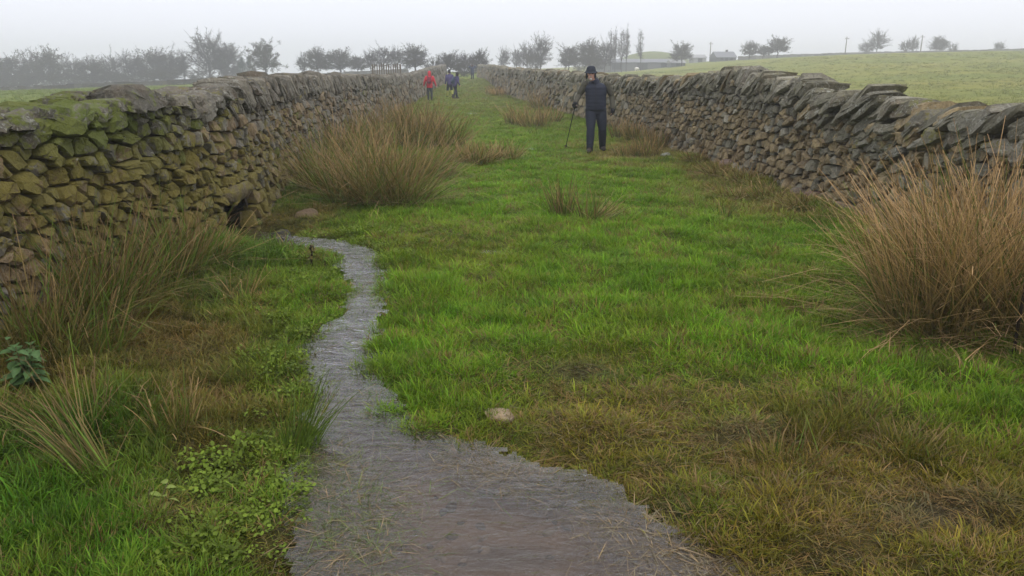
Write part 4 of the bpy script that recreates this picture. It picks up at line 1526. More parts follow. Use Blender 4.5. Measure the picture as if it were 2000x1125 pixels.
# the stick in his hand
gw = Vector(J['wl']) + Vector((-.25, -.75, -.55)).normalized() * .10
rz = man.rotation_euler.z
R = Matrix.Rotation(rz, 3, 'Z')
hw = R @ gw + pm_
tip = G(1104, 291)
st = thing('walking_stick', 'thin black walking pole planted in the grass by the man in the gilet', 'walking pole', tip)
topv = hw - tip
dv = topv.normalized()
topv = topv + dv * .10
m = MB(); m.tube([(0, 0, -.02), topv * .5, topv * .88], [.0075, .009, .010], 8); m.build('shaft', M_BLACK, st)
m = MB(); m.tube([topv * .86, topv * .95, topv], [.014, .017, .019], 10); m.build('grip', M_BLACK, st)
m = MB(); m.tube([topv * .06, topv * .066], [.03, .03], 10); m.build('basket', M_BLACK, st)


def walker(px, py, Hm, yaw, label, jack, trou, hat, hood, arms, lean=0.0, stride=.16, gait=None, skirt=.80):
    """a figure facing +y (away from the camera) before turning by yaw"""
    p = G(px, py)
    o = thing('person', label, 'person', p, yaw)
    k = Hm / 1.75
    S = lambda t: (t[0] * k, t[1] * k, t[2] * k)
    hl = S((-.09, 0, .90)); hr = S((.09, 0, .90)); kl = S((-.10, stride * .75, .49)); kr = S((.10, -stride * .15, .48)); al = S((-.10, stride, .085)); ar = S((.10, -stride, .10))
    sl = S((-.19, lean, 1.40)); sr = S((.19, lean, 1.40))
    el, wl, er, wr = [S(a) for a in arms]
    hc = S((0, lean * 1.35 + .03, 1.615))
    b = MB()
    b.loft(torso_secs(0, .93 * k, 0, 1.41 * k, dx=0, lean=lean * k, wide=.165 * k, hip=.14 * k, k=.92))
    b.tube([S((0, lean, 1.36)), S((0, lean * 1.2, 1.46)), S((0, lean * 1.3 + .01, 1.55))], [.07 * k, .06 * k, .055 * k], 10)
    head(b, hc, 1, 0, k)
    limb(b, sl, el, wl, .046 * k, .038 * k, .028 * k); limb(b, sr, er, wr, .046 * k, .038 * k, .028 * k)
    limb(b, hl, kl, al, .07 * k, .05 * k, .036 * k); limb(b, hr, kr, ar, .07 * k, .05 * k, .036 * k)
    for e, w, sg in ((el, wl, 1), (er, wr, -1)):
        d = Vector(w) - Vector(e)
        hand(b, w, d, (sg, .3, 0), .95 * k, .5, sg)
    b.skin('body', M_SKIN, o, .012, 3)
    g = MB()
    limb(g, sl, el, wl, .080 * k, .064 * k, .048 * k); limb(g, sr, er, wr, .080 * k, .064 * k, .048 * k)
    g.loft([(0, 0, skirt * k, .185 * k, .135 * k), (0, 0, .90 * k, .182 * k, .135 * k)] + [c for c in torso_secs(0, .93 * k, 0, 1.41 * k, lean=lean * k, wide=.195 * k, hip=.175 * k, k=1.06) if c[2] > .92 * k])
    g.tube([S((0, lean, 1.38)), S((0, lean * 1.25, 1.50))], [.10 * k, .085 * k], 12)
    g.skin('jacket', jack, o, .016, 3)
    t = MB()
    limb(t, hl, kl, al, .10 * k, .075 * k, .062 * k); limb(t, hr, kr, ar, .10 * k, .075 * k, .062 * k)
    t.loft([(0, 0, .78 * k, .16 * k, .115 * k), (0, 0, .90 * k, .17 * k, .125 * k), (0, 0, 1.0 * k, .16 * k, .115 * k)])
    t.skin('trousers', trou, o, .016, 3)
    for a in (al, ar):
        q = MB(); boot(q, a, 1); q.skin('boot', M_BOOT, o, .014, 2)
    x, y, z = hc
    q = MB()
    if hood:
        q.ball((x, y - .015, z + .02), (.108 * k, .120 * k, .135 * k), 14, 10)
        q.tube([(x, y - .03, z - .14 * k), (x, y - .02, z - .02)], [.11 * k, .10 * k], 12)
        q.skin('hood', hat, o, .014, 2)
    else:
        q.loft([(x, y, z + .02 * k, .088 * k, .104 * k), (x, y, z + .07 * k, .088 * k, .104 * k), (x, y, z + .12 * k, .07 * k, .085 * k), (x, y, z + .145 * k, .03 * k, .04 * k)])
        q.skin('hat', hat, o, .012, 2)
        q = MB(); q.ball((x, y - .03 * k, z), (.082 * k, .085 * k, .09 * k), 12, 8); q.ball((x, y - .05 * k, z - .06 * k), (.06 * k, .05 * k, .05 * k)); q.skin('hair', M_HAIR, o, .012, 2)
    return o, k


def pack(o, k, lean, mat, label, w=.30, hgt=.46, z0=.95):
    """a rucksack on a walker's back"""
    R = Matrix.Rotation(o.rotation_euler.z, 3, 'Z')
    base = Vector(o.location) + R @ Vector((0, (-.20 + lean * .5) * k, z0 * k))
    b = thing('backpack', label, 'backpack', base, o.rotation_euler.z)
    q = MB(); w *= k; hgt *= k
    q.loft([(0, 0, 0, w * .40, .07), (0, -.02, .04, w * .5, .10), (0, -.025, hgt * .5, w * .5, .115), (0, lean * .3 - .01, hgt * .85, w * .46, .095), (0, lean * .3, hgt, w * .36, .06)])
    q.skin('bag', mat, b, .014, 3)
    q = MB(); q.loft([(0, -.10, .05, w * .30, .035), (0, -.12, .10, w * .36, .045), (0, -.12, hgt * .42, w * .36, .045), (0, -.10, hgt * .5, w * .3, .03)]); q.skin('pocket', mat, b, .014, 2)
    for sg in (-1, 1):
        q = MB(); x = sg * .11 * k
        q.tube([(x, .06 * k, hgt * .95), (x * 1.15, .20 * k + lean * .5, hgt * 1.05), (x * 1.2, .33 * k + lean * .4, hgt * .75), (x * 1.1, .30 * k, hgt * .2), (x, .08, .05)], [.018] * 5, 6)
        q.build('strap', M_BLACK, b)


o, k = walker(840, 195.5, 1.62, .06, 'walker seen from behind in a bright red hooded waterproof', M_RED, M_GREYT, M_RED, True,
              [(-.30, -.02, 1.14), (-.36, .06, .90), (.30, -.02, 1.14), (.38, .06, .90)], .02, .05, skirt=.76)
pack(o, k, .02, M_REDD, 'dark red rucksack on the back of the hooded red walker', .27, .40, 1.02)
o, k = walker(879, 187.5, 1.74, .5, 'tall walker in purple and navy with yellow gaiters and a dark hat', M_PURP, M_NAVYT, M_HAT, False,
              [(-.26, -.02, 1.14), (-.28, .06, .90), (.26, -.02, 1.14), (.28, .10, .92)], .03, .20, skirt=.84)
for a_, b_ in (((-.10, .15, .46), (-.10, .20, .12)), ((.10, -.05, .46), (.10, -.19, .13))):
    q = MB(); q.tube([lerp3(a_, b_, 0), lerp3(a_, b_, .5), b_], [.085 * k, .082 * k, .072 * k], 12); q.skin('gaiter', M_YEL, o, .016, 1)
o, k = walker(889, 191.5, 1.55, -.9, 'short hooded walker in a purple waterproof bending forward in mid step', M_PURP, M_NAVYT, M_HAIR, True,
              [(-.27, .10, 1.12), (-.26, .24, .93), (.27, .08, 1.12), (.27, .20, .92)], .14, .22, skirt=.82)
pack(o, k, .14, M_NAVYJ, 'dark blue rucksack on the back of the short purple walker', .30, .44, .98)
o, k = walker(923, 157.0, 1.70, .1, 'far-off walker in dark blue with both arms raised to the head', M_NAVYJ, M_NAVYT, M_HAIR, False,
              [(-.40, .10, 1.50), (-.16, .20, 1.66), (.40, .10, 1.50), (.16, .20, 1.66)], .0, .06, skirt=.84)

# sheep in the far pasture
M_WOOL = simple_mat('wool', (.70, .68, .62), .95, .1, .1, 12, .6, .03)
ps = at_depth(1243, 180)
sh = thing('sheep', 'white sheep grazing in front of the long grey barn', 'sheep', ps, .5)
q = MB()
q.tube([(-.45, 0, .62), (-.25, 0, .66), (.1, 0, .64), (.4, 0, .66), (.5, 0, .64)], [.16, .27, .29, .27, .15], 12)
q.tube([(.45, 0, .70), (.62, 0, .62), (.72, 0, .40)], [.14, .10, .08], 10); q.tube([(.70, 0, .42), (.78, 0, .30), (.83, 0, .22)], [.08, .065, .045], 8)
for (x, y) in ((-.3, -.12), (-.3, .12), (.32, -.12), (.32, .12)):
    kx = -.05 if x < 0 else .02
    q.tube([(x, y, .55), (x + kx * .6, y, .36), (x + kx * 1.6, y, .22), (x + kx, y, 0)], [.11, .065, .045, .04], 8)
for sg in (-1, 1): q.tube([(.70, sg * .05, .42), (.68, sg * .15, .42)], [.035, .02], 6)
q.tube([(-.5, 0, .66), (-.58, 0, .45)], [.05, .04], 6)
q.skin('body', M_WOOL, sh, .03, 2)


# ------------------------------------------------------------------ rushes
def rush_mesh(n, H, rb, spread, lean, green, seed, w=.0022, flop=.25, tan=1.0):
    rng = np.random.default_rng(seed)
    SEG = 5
    V = np.zeros((n, SEG, 2, 3)); C = np.zeros((n, SEG, 2, 3))
    az = rng.uniform(0, 2 * np.pi, n)
    rr = rb * np.sqrt(rng.uniform(0, 1, n))
    bx, by = rr * np.cos(az), rr * np.sin(az)
    L = 1.2 * H * rng.uniform(.25, 1.0, n) ** .65 * rng.uniform(.8, 1.2, n)
    th = np.abs(rng.normal(0, spread, n)) * .6 + spread * .75 * (rr / rb)
    fl = rng.uniform(0, 1, n) < flop * .5
    th = np.where(fl, rng.uniform(.9, 1.35, n), th)
    a2 = az + rng.normal(0, 1.0, n)
    dx = np.sin(th) * np.cos(a2) + lean[0]; dy = np.sin(th) * np.sin(a2) + lean[1]; dz = np.cos(th)
    nn = np.sqrt(dx * dx + dy * dy + dz * dz); dx /= nn; dy /= nn; dz /= nn
    droop = rng.uniform(.05, .35, n) + np.where(fl, .25, 0)
    droop = np.minimum(droop, .9 * np.maximum(dz, .12))
    wa = rng.uniform(0, np.pi, n)
    ww = w * rng.uniform(.7, 1.5, n)
    tipc = np.array((.31, .195, .10)) * tan; midc = np.array((.165, .118, .038)) * min(1, tan + .1); basec = np.array((.085, .085, .018)); grn = np.array((.10, .155, .022))
    k = rng.uniform(0, 1, n)
    sh = rng.uniform(.5, 1.55, n)
    isg = rng.uniform(0, 1, n) < green
    kink = rng.uniform(0, 1, n) < .22
    for s in range(SEG):
        t = s / (SEG - 1)
        out = t * L
        x = bx + dx * out * (1 + .25 * droop * t); y = by + dy * out * (1 + .25 * droop * t); z = dz * out - droop * L * t * t * .55
        if s == SEG - 1:
            z = np.where(kink, z - L * .12, z); x = np.where(kink, x + L * .06 * np.cos(a2), x)
        z = np.maximum(z, .004 + .01 * rng.uniform(0, 1, n) - (.05 if s == 0 else 0))
        wd = ww * (1.0 if s < 2 else (1 - .75 * (t - .25)))
        ox = np.cos(wa) * wd; oy = np.sin(wa) * wd
        V[:, s, 0] = np.stack([x - ox, y - oy, z], 1); V[:, s, 1] = np.stack([x + ox, y + oy, z], 1)
        c = basec * (1 - t) ** 1.5 + midc * (2 * t * (1 - t)) + tipc * t ** 1.4
        cc = np.tile(c, (n, 1)) * sh[:, None]
        cg = np.tile(grn * (1 - .25 * t) + np.array((.12, .08, .03)) * max(0, t - .7), (n, 1)) * sh[:, None]
        cc = np.where(isg[:, None], cg, cc)
        C[:, s, 0] = cc; C[:, s, 1] = cc
    i = np.arange(n)[:, None] * SEG * 2 + np.arange(SEG - 1)[None, :] * 2
    q = np.stack([i, i + 1, i + 3, i + 2], -1).reshape(-1, 4)
    v = V.reshape(-1, 3)
    me = bpy.data.meshes.new('stems')
    me.vertices.add(len(v)); me.vertices.foreach_set('co', v.ravel())
    me.loops.add(len(q) * 4); me.loops.foreach_set('vertex_index', q.ravel().astype(np.int32))
    me.polygons.add(len(q)); me.polygons.foreach_set('loop_start', np.arange(0, len(q) * 4, 4, dtype=np.int32))
    me.update(calc_edges=True)
    color_attr(me, 'blade', np.clip(C.reshape(-1, 3), .005, .6))
    me.materials.append(M_RUSH)
    return me


rush_id = 0


def rush(px, py, H, rb, n, label, group, spread=.45, lean=(0, 0), green=.15, flop=.25, tan=1.0, name='rush_clump', cat='rushes'):
    global rush_id
    rush_id += 1
    p = G(px, py)
    lx = float(wall_x(LP, p.y)) + .12 + rb * .6; rx = float(wall_x(RP, p.y)) - .10 - rb * .6
    p.x = min(max(p.x, lx), rx); p.z = hs(p.x, p.y)
    d = math.hypot(p.x, p.y)
    me = rush_mesh(int(n * .46), H, rb * 1.1, spread * 1.08, lean, green, 900 + rush_id, w=.0014 + .00025 * d, flop=flop, tan=tan)
    o = put(name, me, None, p)
    tag(o, label, cat, group, 'stuff' if False else None)
    return o


A = 'big brown rush clump in the thicket that spreads from the mossy wall over the lane'
AG = 'rushes of the large thicket by the mossy wall'
for (px, py, H, rb, n) in ((770, 398, 1.05, .30, 1500), (700, 396, 1.05, .30, 1400), (640, 372, 1.0, .28, 1100), (735, 350, 1.1, .30, 1000), (800, 352, .95, .28, 900), (600, 340, 1.0, .28, 800), (680, 318, 1.05, .3, 800), (845, 345, .7, .25, 600)):
    rush(px, py, H * random.uniform(.8, 1.1), rb * 1.25, n, A, AG, .62, (random.uniform(-.1, .2), 0), .28, .4, .85)
B = 'brown rush clump at the back of the thicket along the mossy wall'
for (px, py, H, rb, n) in ((760, 285, 1.1, .35, 700), (820, 290, 1.05, .35, 700), (870, 290, .9, .32, 600), (700, 275, 1.1, .3, 600), (845, 262, 1.0, .35, 500), (800, 250, .9, .35, 450), (770, 240, .9, .35, 400), (640, 300, .9, .25, 500)):
    rush(px, py, H, rb, n, B, 'rushes at the back of the thicket', .55, (random.uniform(-.15, .15), 0), .18, .3, .8)
C_ = 'low straw-coloured rush clump at the lane edge of the thicket'
for (px, py, H, rb, n) in ((935, 322, .50, .26, 700), (985, 316, .42, .26, 600), (900, 318, .5, .22, 450)):
    rush(px, py, H, rb, n, C_, 'low rushes at the lane edge of the thicket', .55, (.1, 0), .2)
rush(1098, 420, .44, .12, 420, 'small upright dark rush tuft alone in the open turf of the lane', None, .25, (-.08, 0), .45, .05)
rush(1160, 428, .42, .16, 420, 'small wind-swept rush tuft leaning away beside the upright one', None, .55, (.35, 0), .4, .3)
rush(1415, 425, .22, .08, 70, 'sparse dark rush sprig in the turf near the slab wall', None, .3, (0, 0), .6, .05)
D_ = 'tall tan rush clump in the big stand against the slab wall'
for (px, py, H, rb, n) in ((1800, 645, 1.02, .20, 1100), (1880, 640, 1.10, .22, 1300), (1950, 650, 1.10, .22, 1200), (1850, 590, 1.08, .22, 1000), (1930, 585, 1.12, .22, 900), (2020, 640, 1.10, .22, 800), (1770, 590, .85, .18, 600), (2090, 700, 1.0, .2, 500)):
    rush(px, py, H, rb, n, D_, 'tall rushes by the slab wall', .42, (random.uniform(-.28, .04), 0), .12, .25, 1.4)
for (px, py, H, rb, n) in ((1780, 655, .55, .15, 600), (1840, 672, .5, .15, 500), (1930, 668, .45, .15, 350)):
    rush(px, py, H, rb, n, 'flattened brown rush skirt at the foot of the big tan stand', 'flattened rushes below the tan stand', .5, (-.5, -.25), .05, 1.4, .75)
E_ = 'pale rush clump growing between the walking man and the slab wall'
for (px, py, H, rb, n) in ((1225, 306, .30, .25, 350), (1262, 308, .42, .25, 420), (1295, 296, .5, .25, 400), (1212, 275, .55, .25, 300), (1245, 282, .5, .25, 350)):
    rush(px, py, H, rb, n, E_, 'rushes behind the walking man', .35, (0, 0), .15, .2)
F_ = 'dull brown rush clump further up the lane near the slab wall'
for (px, py, H, rb, n) in ((1015, 245, .7, .4, 450), (1045, 250, .75, .4, 450), (1075, 240, .7, .35, 400), (1095, 215, .8, .4, 300)):
    rush(px, py, H, rb, n, F_, 'rushes further up the lane', .4, (0, 0), .12)
for (px, py, H, rb, n) in ((1005, 182, .5, .7, 260), (1035, 184, .55, .7, 260), (1055, 180, .5, .6, 220)):
    rush(px, py, H, rb, n, 'straw-pale grass tussock far up the lane under the slab wall', 'pale tussocks far up the lane', .4, (0, 0), .0, .3, 1.4, 'grass_tussock', 'tussock')
for (px, py, H, rb, n) in ((1400, 348, .34, .20, 380), (1450, 365, .36, .22, 420), (1500, 392, .36, .2, 420), (1555, 415, .30, .2, 380), (1425, 388, .3, .2, 300), (1365, 325, .3, .2, 300)):
    rush(px, py, H, rb, n, 'dead tan grass tussock flopping down from the foot of the slab wall', 'dead tussocks under the slab wall', .6, (-.45, -.2), .1, 1.2, 1.15, 'grass_tussock', 'tussock')
H_ = 'dark olive rush clump standing in front of the mossy wall'
for (px, py, H, rb, n) in ((40, 640, .72, .22, 420), (130, 640, .72, .22, 420), (210, 630, .68, .22, 400), (290, 600, .55, .2, 330), (90, 720, .6, .2, 300), (180, 700, .5, .2, 300), (-30, 700, .7, .2, 300), (350, 560, .48, .18, 280), (20, 560, .62, .2, 300), (150, 560, .6, .2, 300)):
    rush(px, py, H, rb, n, H_, 'rushes along the mossy wall', .40, (.05, 0), .35, .5, .62)
rush(420, 530, .45, .16, 320, 'arching pale grass tussock by the mossy wall near the outlet', None, .7, (.25, 0), .45, .5, 1.0, 'grass_tussock', 'tussock')
rush(470, 590, .30, .12, 260, 'wispy grey-green grass tussock beside a brown dead patch', None, .6, (.05, 0), .6, .3, 1.0, 'grass_tussock', 'tussock')
rush(190, 940, .46, .07, 200, 'rush fan lying over towards the mossy wall above the lush grass', None, .22, (-.85, .30), .25, .1, .62)
rush(150, 860, .42, .10, 150, 'thin rush stems crossing above the rush fan', None, .4, (-.5, .2), .3, .3, .6)
rush(585, 862, .34, .07, 260, 'grey-green rush tuft leaning over the edge of the brook', None, .3, (.28, 0), .95, .1)
rush(345, 840, .28, .1, 200, 'short brown dead rush tuft among mixed grass beside the pool', None, .35, (0, 0), .3, .2, .9)
rush(1540, 900, .18, .14, 380, 'dark brown dead grass tuft in the trampled olive turf', None, .5, (0, 0), .25, .3, .55, 'grass_tussock', 'tussock')
rush(1665, 815, .16, .12, 300, 'dark brown dead grass tuft where olive turf meets green turf', None, .5, (0, 0), .25, .3, .55, 'grass_tussock', 'tussock')
rush(1770, 880, .15, .14, 300, 'flattened dead grass tuft below the lush green edge', None, .7, (0, 0), .2, .6, .6, 'grass_tussock', 'tussock')

# ------------------------------------------------------------------ broad-leaved plants
def leaf_mesh(name, ln, wd, col, seed, teeth=False):
    rng = random.Random(seed)
    n = 7; V = []; C = []
    for i in range(n):
        t = i / (n - 1)
        w = wd * math.sin(math.pi * min(1, t * .93 + .05)) ** .7 * (1 - .25 * t)
        if teeth and i % 2: w *= .82
        z = -.35 * ln * t * t
        for sx in (-1, 0, 1):
            V.append((sx * w, ln * t, z + abs(sx) * w * .35 + rng.uniform(-.002, .002)))
            k = (1.0 if sx else 1.25) * rng.uniform(.85, 1.15)
            C.append([c * k for c in col])
    Fs = []
    for i in range(n - 1):
        for s in range(2):
            a = i * 3 + s
            Fs.append((a, a + 1, a + 4, a + 3))
    me = mesh_from(name, V, Fs, M_LEAF)
    color_attr(me, 'blade', C)
    return me


LEAFS = [leaf_mesh('leaf', .09, .034, (.085, .15, .055), i, True) for i in range(3)]
DLEAFS = [leaf_mesh('leaf', .07, .018, (.12, .10, .03), i + 9) for i in range(3)]


def stem_obj(pts, rad, col, parent):
    m = MB(); m.tube(pts, rad, 5)
    me = m.mesh('stem', M_LEAF); color_attr(me, 'blade', np.tile(col, (len(me.vertices), 1)))
    return put('stem', me, parent)


def herb(px, py, hgt, n, label, cat, leafs, rz0=0, stems=4, dx=0.0, scol=(.10, .09, .04), lsc=1.0, name='leafy_plant'):
    rng = random.Random(int(px * 7 + py))
    p = G(px, py)
    p.x = max(p.x, float(wall_x(LP, p.y)) + .15)
    o = thing(name, label, cat, p)
    for s in range(stems):
        a = rng.uniform(0, 6.28); r = rng.uniform(0, .10) if stems > 1 else 0
        b = Vector((math.cos(a) * r, math.sin(a) * r, -.02)); top = b + Vector((rng.uniform(-.08, .08) + dx, rng.uniform(-.08, .08), hgt * rng.uniform(.75, 1.0)))
        mid = b.lerp(top, .5) + Vector((rng.uniform(-.02, .02), rng.uniform(-.02, .02), 0))
        stem_obj([b, mid, top], [.005, .004, .002], scol, o)
        for i in range(n):
            t = .25 + .75 * (i + rng.random()) / n
            q = b.lerp(mid, t * 2) if t < .5 else mid.lerp(top, t * 2 - 1)
            l = put('leaf', leafs[i % len(leafs)], o, q)
            az = i * 2.4 + rng.uniform(-.4, .4)
            l.rotation_euler = (rng.uniform(-.2, .35), rng.uniform(-.3, .3), az)
            sc = lsc * rng.uniform(.7, 1.25) * (1.1 - .4 * t)
            l.scale = (sc, sc, sc)


herb(60, 775, .30, 9, 'dark green nettle-like plant with broad toothed leaves below the rushes', 'plant', LEAFS, stems=6)
herb(330, 985, .10, 4, 'small pale green leafy seedling in a bare brown patch', 'plant', [leaf_mesh('leaf', .06, .02, (.20, .25, .06), 44)], stems=3)


def dock(px, py, hgt, label, lean, seedcol=(.06, .035, .022)):
    rng = random.Random(int(px))
    p = G(px, py)
    p.x = min(p.x, float(wall_x(RP, p.y)) - .15)
    o = thing('dock_stalk', label, 'plant', p)
    pts = [Vector((0, 0, -.02)), Vector((lean * .3, 0, hgt * .35)), Vector((lean * .6, .01, hgt * .7)), Vector((lean, 0, hgt))]
    stem_obj(pts, [.010, .009, .007, .004], (.045, .033, .024), o)
    for i in range(26):
        t = .35 + .65 * (i + rng.random()) / 26
        k = min(int(t * 3), 2); q = pts[k].lerp(pts[k + 1], t * 3 - k)
        l = put('leaf', DLEAFS[i % 3], o, q)
        l.rotation_euler = (rng.uniform(-.5, .6), rng.uniform(-.4, .4), rng.uniform(0, 6.28)); sc = rng.uniform(.5, 1.1) * (1.25 - .7 * t); l.scale = (sc, sc, sc)
    m = MB()
    for i in range(46):
        t = .80 + .2 * rng.random(); q = pts[2].lerp(pts[3], t * 3 - 2)
        m.ball(q + Vector((rng.gauss(0, .008), rng.gauss(0, .008), 0)), rng.uniform(.004, .008), 5, 4)
    me = m.mesh('seed_head', M_LEAF); color_attr(me, 'blade', np.tile(seedcol, (len(me.vertices), 1)))
    tag(put('seed_head', me, o), kind='stuff')


dock(1978, 700, 1.46, 'tall dead dark stalk with withered leaves rising above the tan rushes', -.03)
dock(2040, 640, 1.1, 'shorter dead stalk among the tan rushes by the slab wall', -.02)
dock(608, 520, .20, 'short dark brown seed stalk in the turf by the bend of the brook', .02)


# ------------------------------------------------------------------ grass: thousands of tufts, scattered as one sward
PCOL = bpy.data.collections.new('tuft_shapes')


def tuft(name, n, rad, l0, l1, bend, w, seed, spread=.5):
    rng = random.Random(seed)
    V = []; Fs = []; C = []
    for i in range(n):
        a = rng.uniform(0, math.tau); r = rad * math.sqrt(rng.random())
        bx, by = math.cos(a) * r, math.sin(a) * r
        az = a + rng.gauss(0, .9); L = rng.uniform(l0, l1); th = abs(rng.gauss(0, spread)); bd = rng.uniform(.3, 1.2) * bend
        wd = w * rng.uniform(.7, 1.3); wa = az + math.pi / 2 + rng.gauss(0, .5)
        ox, oy = math.cos(wa) * wd, math.sin(wa) * wd
        x, y, z = bx, by, -.012
        k = rng.uniform(.7, 1.3); yl = rng.uniform(-.12, .16)
        o = len(V)
        N = 3
        for s in range(N + 1):
            t = s / N
            f = (1 - .25 * t) if s < N else 0
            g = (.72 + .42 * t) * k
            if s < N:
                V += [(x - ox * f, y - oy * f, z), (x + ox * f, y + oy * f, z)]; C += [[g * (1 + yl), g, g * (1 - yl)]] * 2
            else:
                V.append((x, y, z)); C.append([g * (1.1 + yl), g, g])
            a_ = th + bd * t
            x += math.cos(az) * math.sin(a_) * L / N; y += math.sin(az) * math.sin(a_) * L / N; z += math.cos(a_) * L / N
            z = max(z, .002)
        for s in range(N - 1):
            Fs.append((o + s * 2, o + s * 2 + 1, o + s * 2 + 3, o + s * 2 + 2))
        Fs.append((o + (N - 1) * 2, o + (N - 1) * 2 + 1, o + N * 2))
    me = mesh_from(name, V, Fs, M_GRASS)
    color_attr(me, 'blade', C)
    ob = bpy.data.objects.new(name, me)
    return ob


def cress(name, n, rad, seed):
    rng = random.Random(seed)
    V = []; Fs = []; C = []
    for i in range(n):
        a = rng.uniform(0, math.tau); r = rad * math.sqrt(rng.random())
        c = Vector((math.cos(a) * r, math.sin(a) * r, rng.uniform(.015, .06)))
        s = rng.uniform(.004, .0085)
        tx, ty = rng.uniform(-.8, .8), rng.uniform(-.8, .8)
        k = rng.uniform(.75, 1.3)
        o = len(V)
        for q in range(7):
            b = q * math.tau / 7
            x, y = math.cos(b) * s, math.sin(b) * s
            V.append((c.x + x, c.y + y, c.z + x * tx + y * ty)); C.append([k, k, k * .9])
        Fs.append(tuple(o + q for q in range(7)))
    me = mesh_from(name, V, Fs, M_GRASS)
    color_attr(me, 'blade', C)
    return bpy.data.objects.new(name, me)


SHAPES = [
    tuft('tuft_00', 16, .055, .05, .10, .9, .0019, 1), tuft('tuft_01', 16, .055, .05, .11, 1.0, .0020, 2), tuft('tuft_02', 15, .06, .06, .12, 1.2, .0021, 3), tuft('tuft_03', 18, .05, .04, .09, .8, .0018, 4),
    tuft('tuft_04', 16, .05, .10, .19, 1.9, .0022, 5, .55), tuft('tuft_05', 16, .055, .11, .21, 2.3, .0023, 6, .6), tuft('tuft_06', 20, .06, .025, .055, 1.3, .0017, 7, .9), tuft('tuft_07', 16, .07, .06, .13, 1.4, .0016, 8, 1.2),
    cress('tuft_08', 34, .055, 9), cress('tuft_09', 30, .06, 10), tuft('tuft_10', 10, .09, .06, .14, .25, .0013, 11, 1.5),
]
for ob in SHAPES: PCOL.objects.link(ob)


def scatter(name, P, rot, scl, tint, idx):
    me = bpy.data.meshes.new(name)
    me.vertices.add(len(P)); me.vertices.foreach_set('co', np.asarray(P, np.float32).ravel())
    for nm, ty, ar, key in (('rot', 'FLOAT_VECTOR', rot, 'vector'), ('scl', 'FLOAT_VECTOR', scl, 'vector'), ('tint', 'FLOAT_VECTOR', tint, 'vector')):
        a = me.attributes.new(nm, ty, 'POINT'); a.data.foreach_set(key, np.asarray(ar, np.float32).ravel())
    a = me.attributes.new('pick', 'INT', 'POINT'); a.data.foreach_set('value', np.asarray(idx, np.int32))
    o = put(name, me)
    ng = bpy.data.node_groups.new(name, 'GeometryNodeTree')
    ng.interface.new_socket('Geometry', in_out='INPUT', socket_type='NodeSocketGeometry')
    ng.interface.new_socket('Geometry', in_out='OUTPUT', socket_type='NodeSocketGeometry')
    N = ng.nodes.new; Lk = ng.links.new
    gi = N('NodeGroupInput'); go = N('NodeGroupOutput')
    ci = N('GeometryNodeCollectionInfo'); ci.inputs['Collection'].default_value = PCOL; ci.inputs['Separate Children'].default_value = True; ci.inputs['Reset Children'].default_value = True
    ip = N('GeometryNodeInstanceOnPoints'); ip.inputs['Pick Instance'].default_value = True

    def attr(nm, ty):
        n = N('GeometryNodeInputNamedAttribute'); n.data_type = ty; n.inputs['Name'].default_value = nm
        return n.outputs['Attribute']
    e = N('FunctionNodeEulerToRotation'); Lk(attr('rot', 'FLOAT_VECTOR'), e.inputs[0])
    Lk(gi.outputs[0], ip.inputs['Points']); Lk(ci.outputs[0], ip.inputs['Instance'])
    Lk(attr('pick', 'INT'), ip.inputs['Instance Index']); Lk(e.outputs[0], ip.inputs['Rotation']); Lk(attr('scl', 'FLOAT_VECTOR'), ip.inputs['Scale'])
    Lk(ip.outputs[0], go.inputs[0])
    md = o.modifiers.new('scatter', 'NODES'); md.node_group = ng
    return o


CRESS = [(575, 715, 60, 40, 1.0), (700, 478, 80, 26, 1.0), (500, 920, 110, 60, .85), (570, 960, 40, 60, .9), (430, 1060, 90, 40, .7), (560, 640, 60, 25, .8), (620, 520, 50, 30, .4), (600, 870, 30, 30, .8), (480, 1010, 80, 50, .6)]


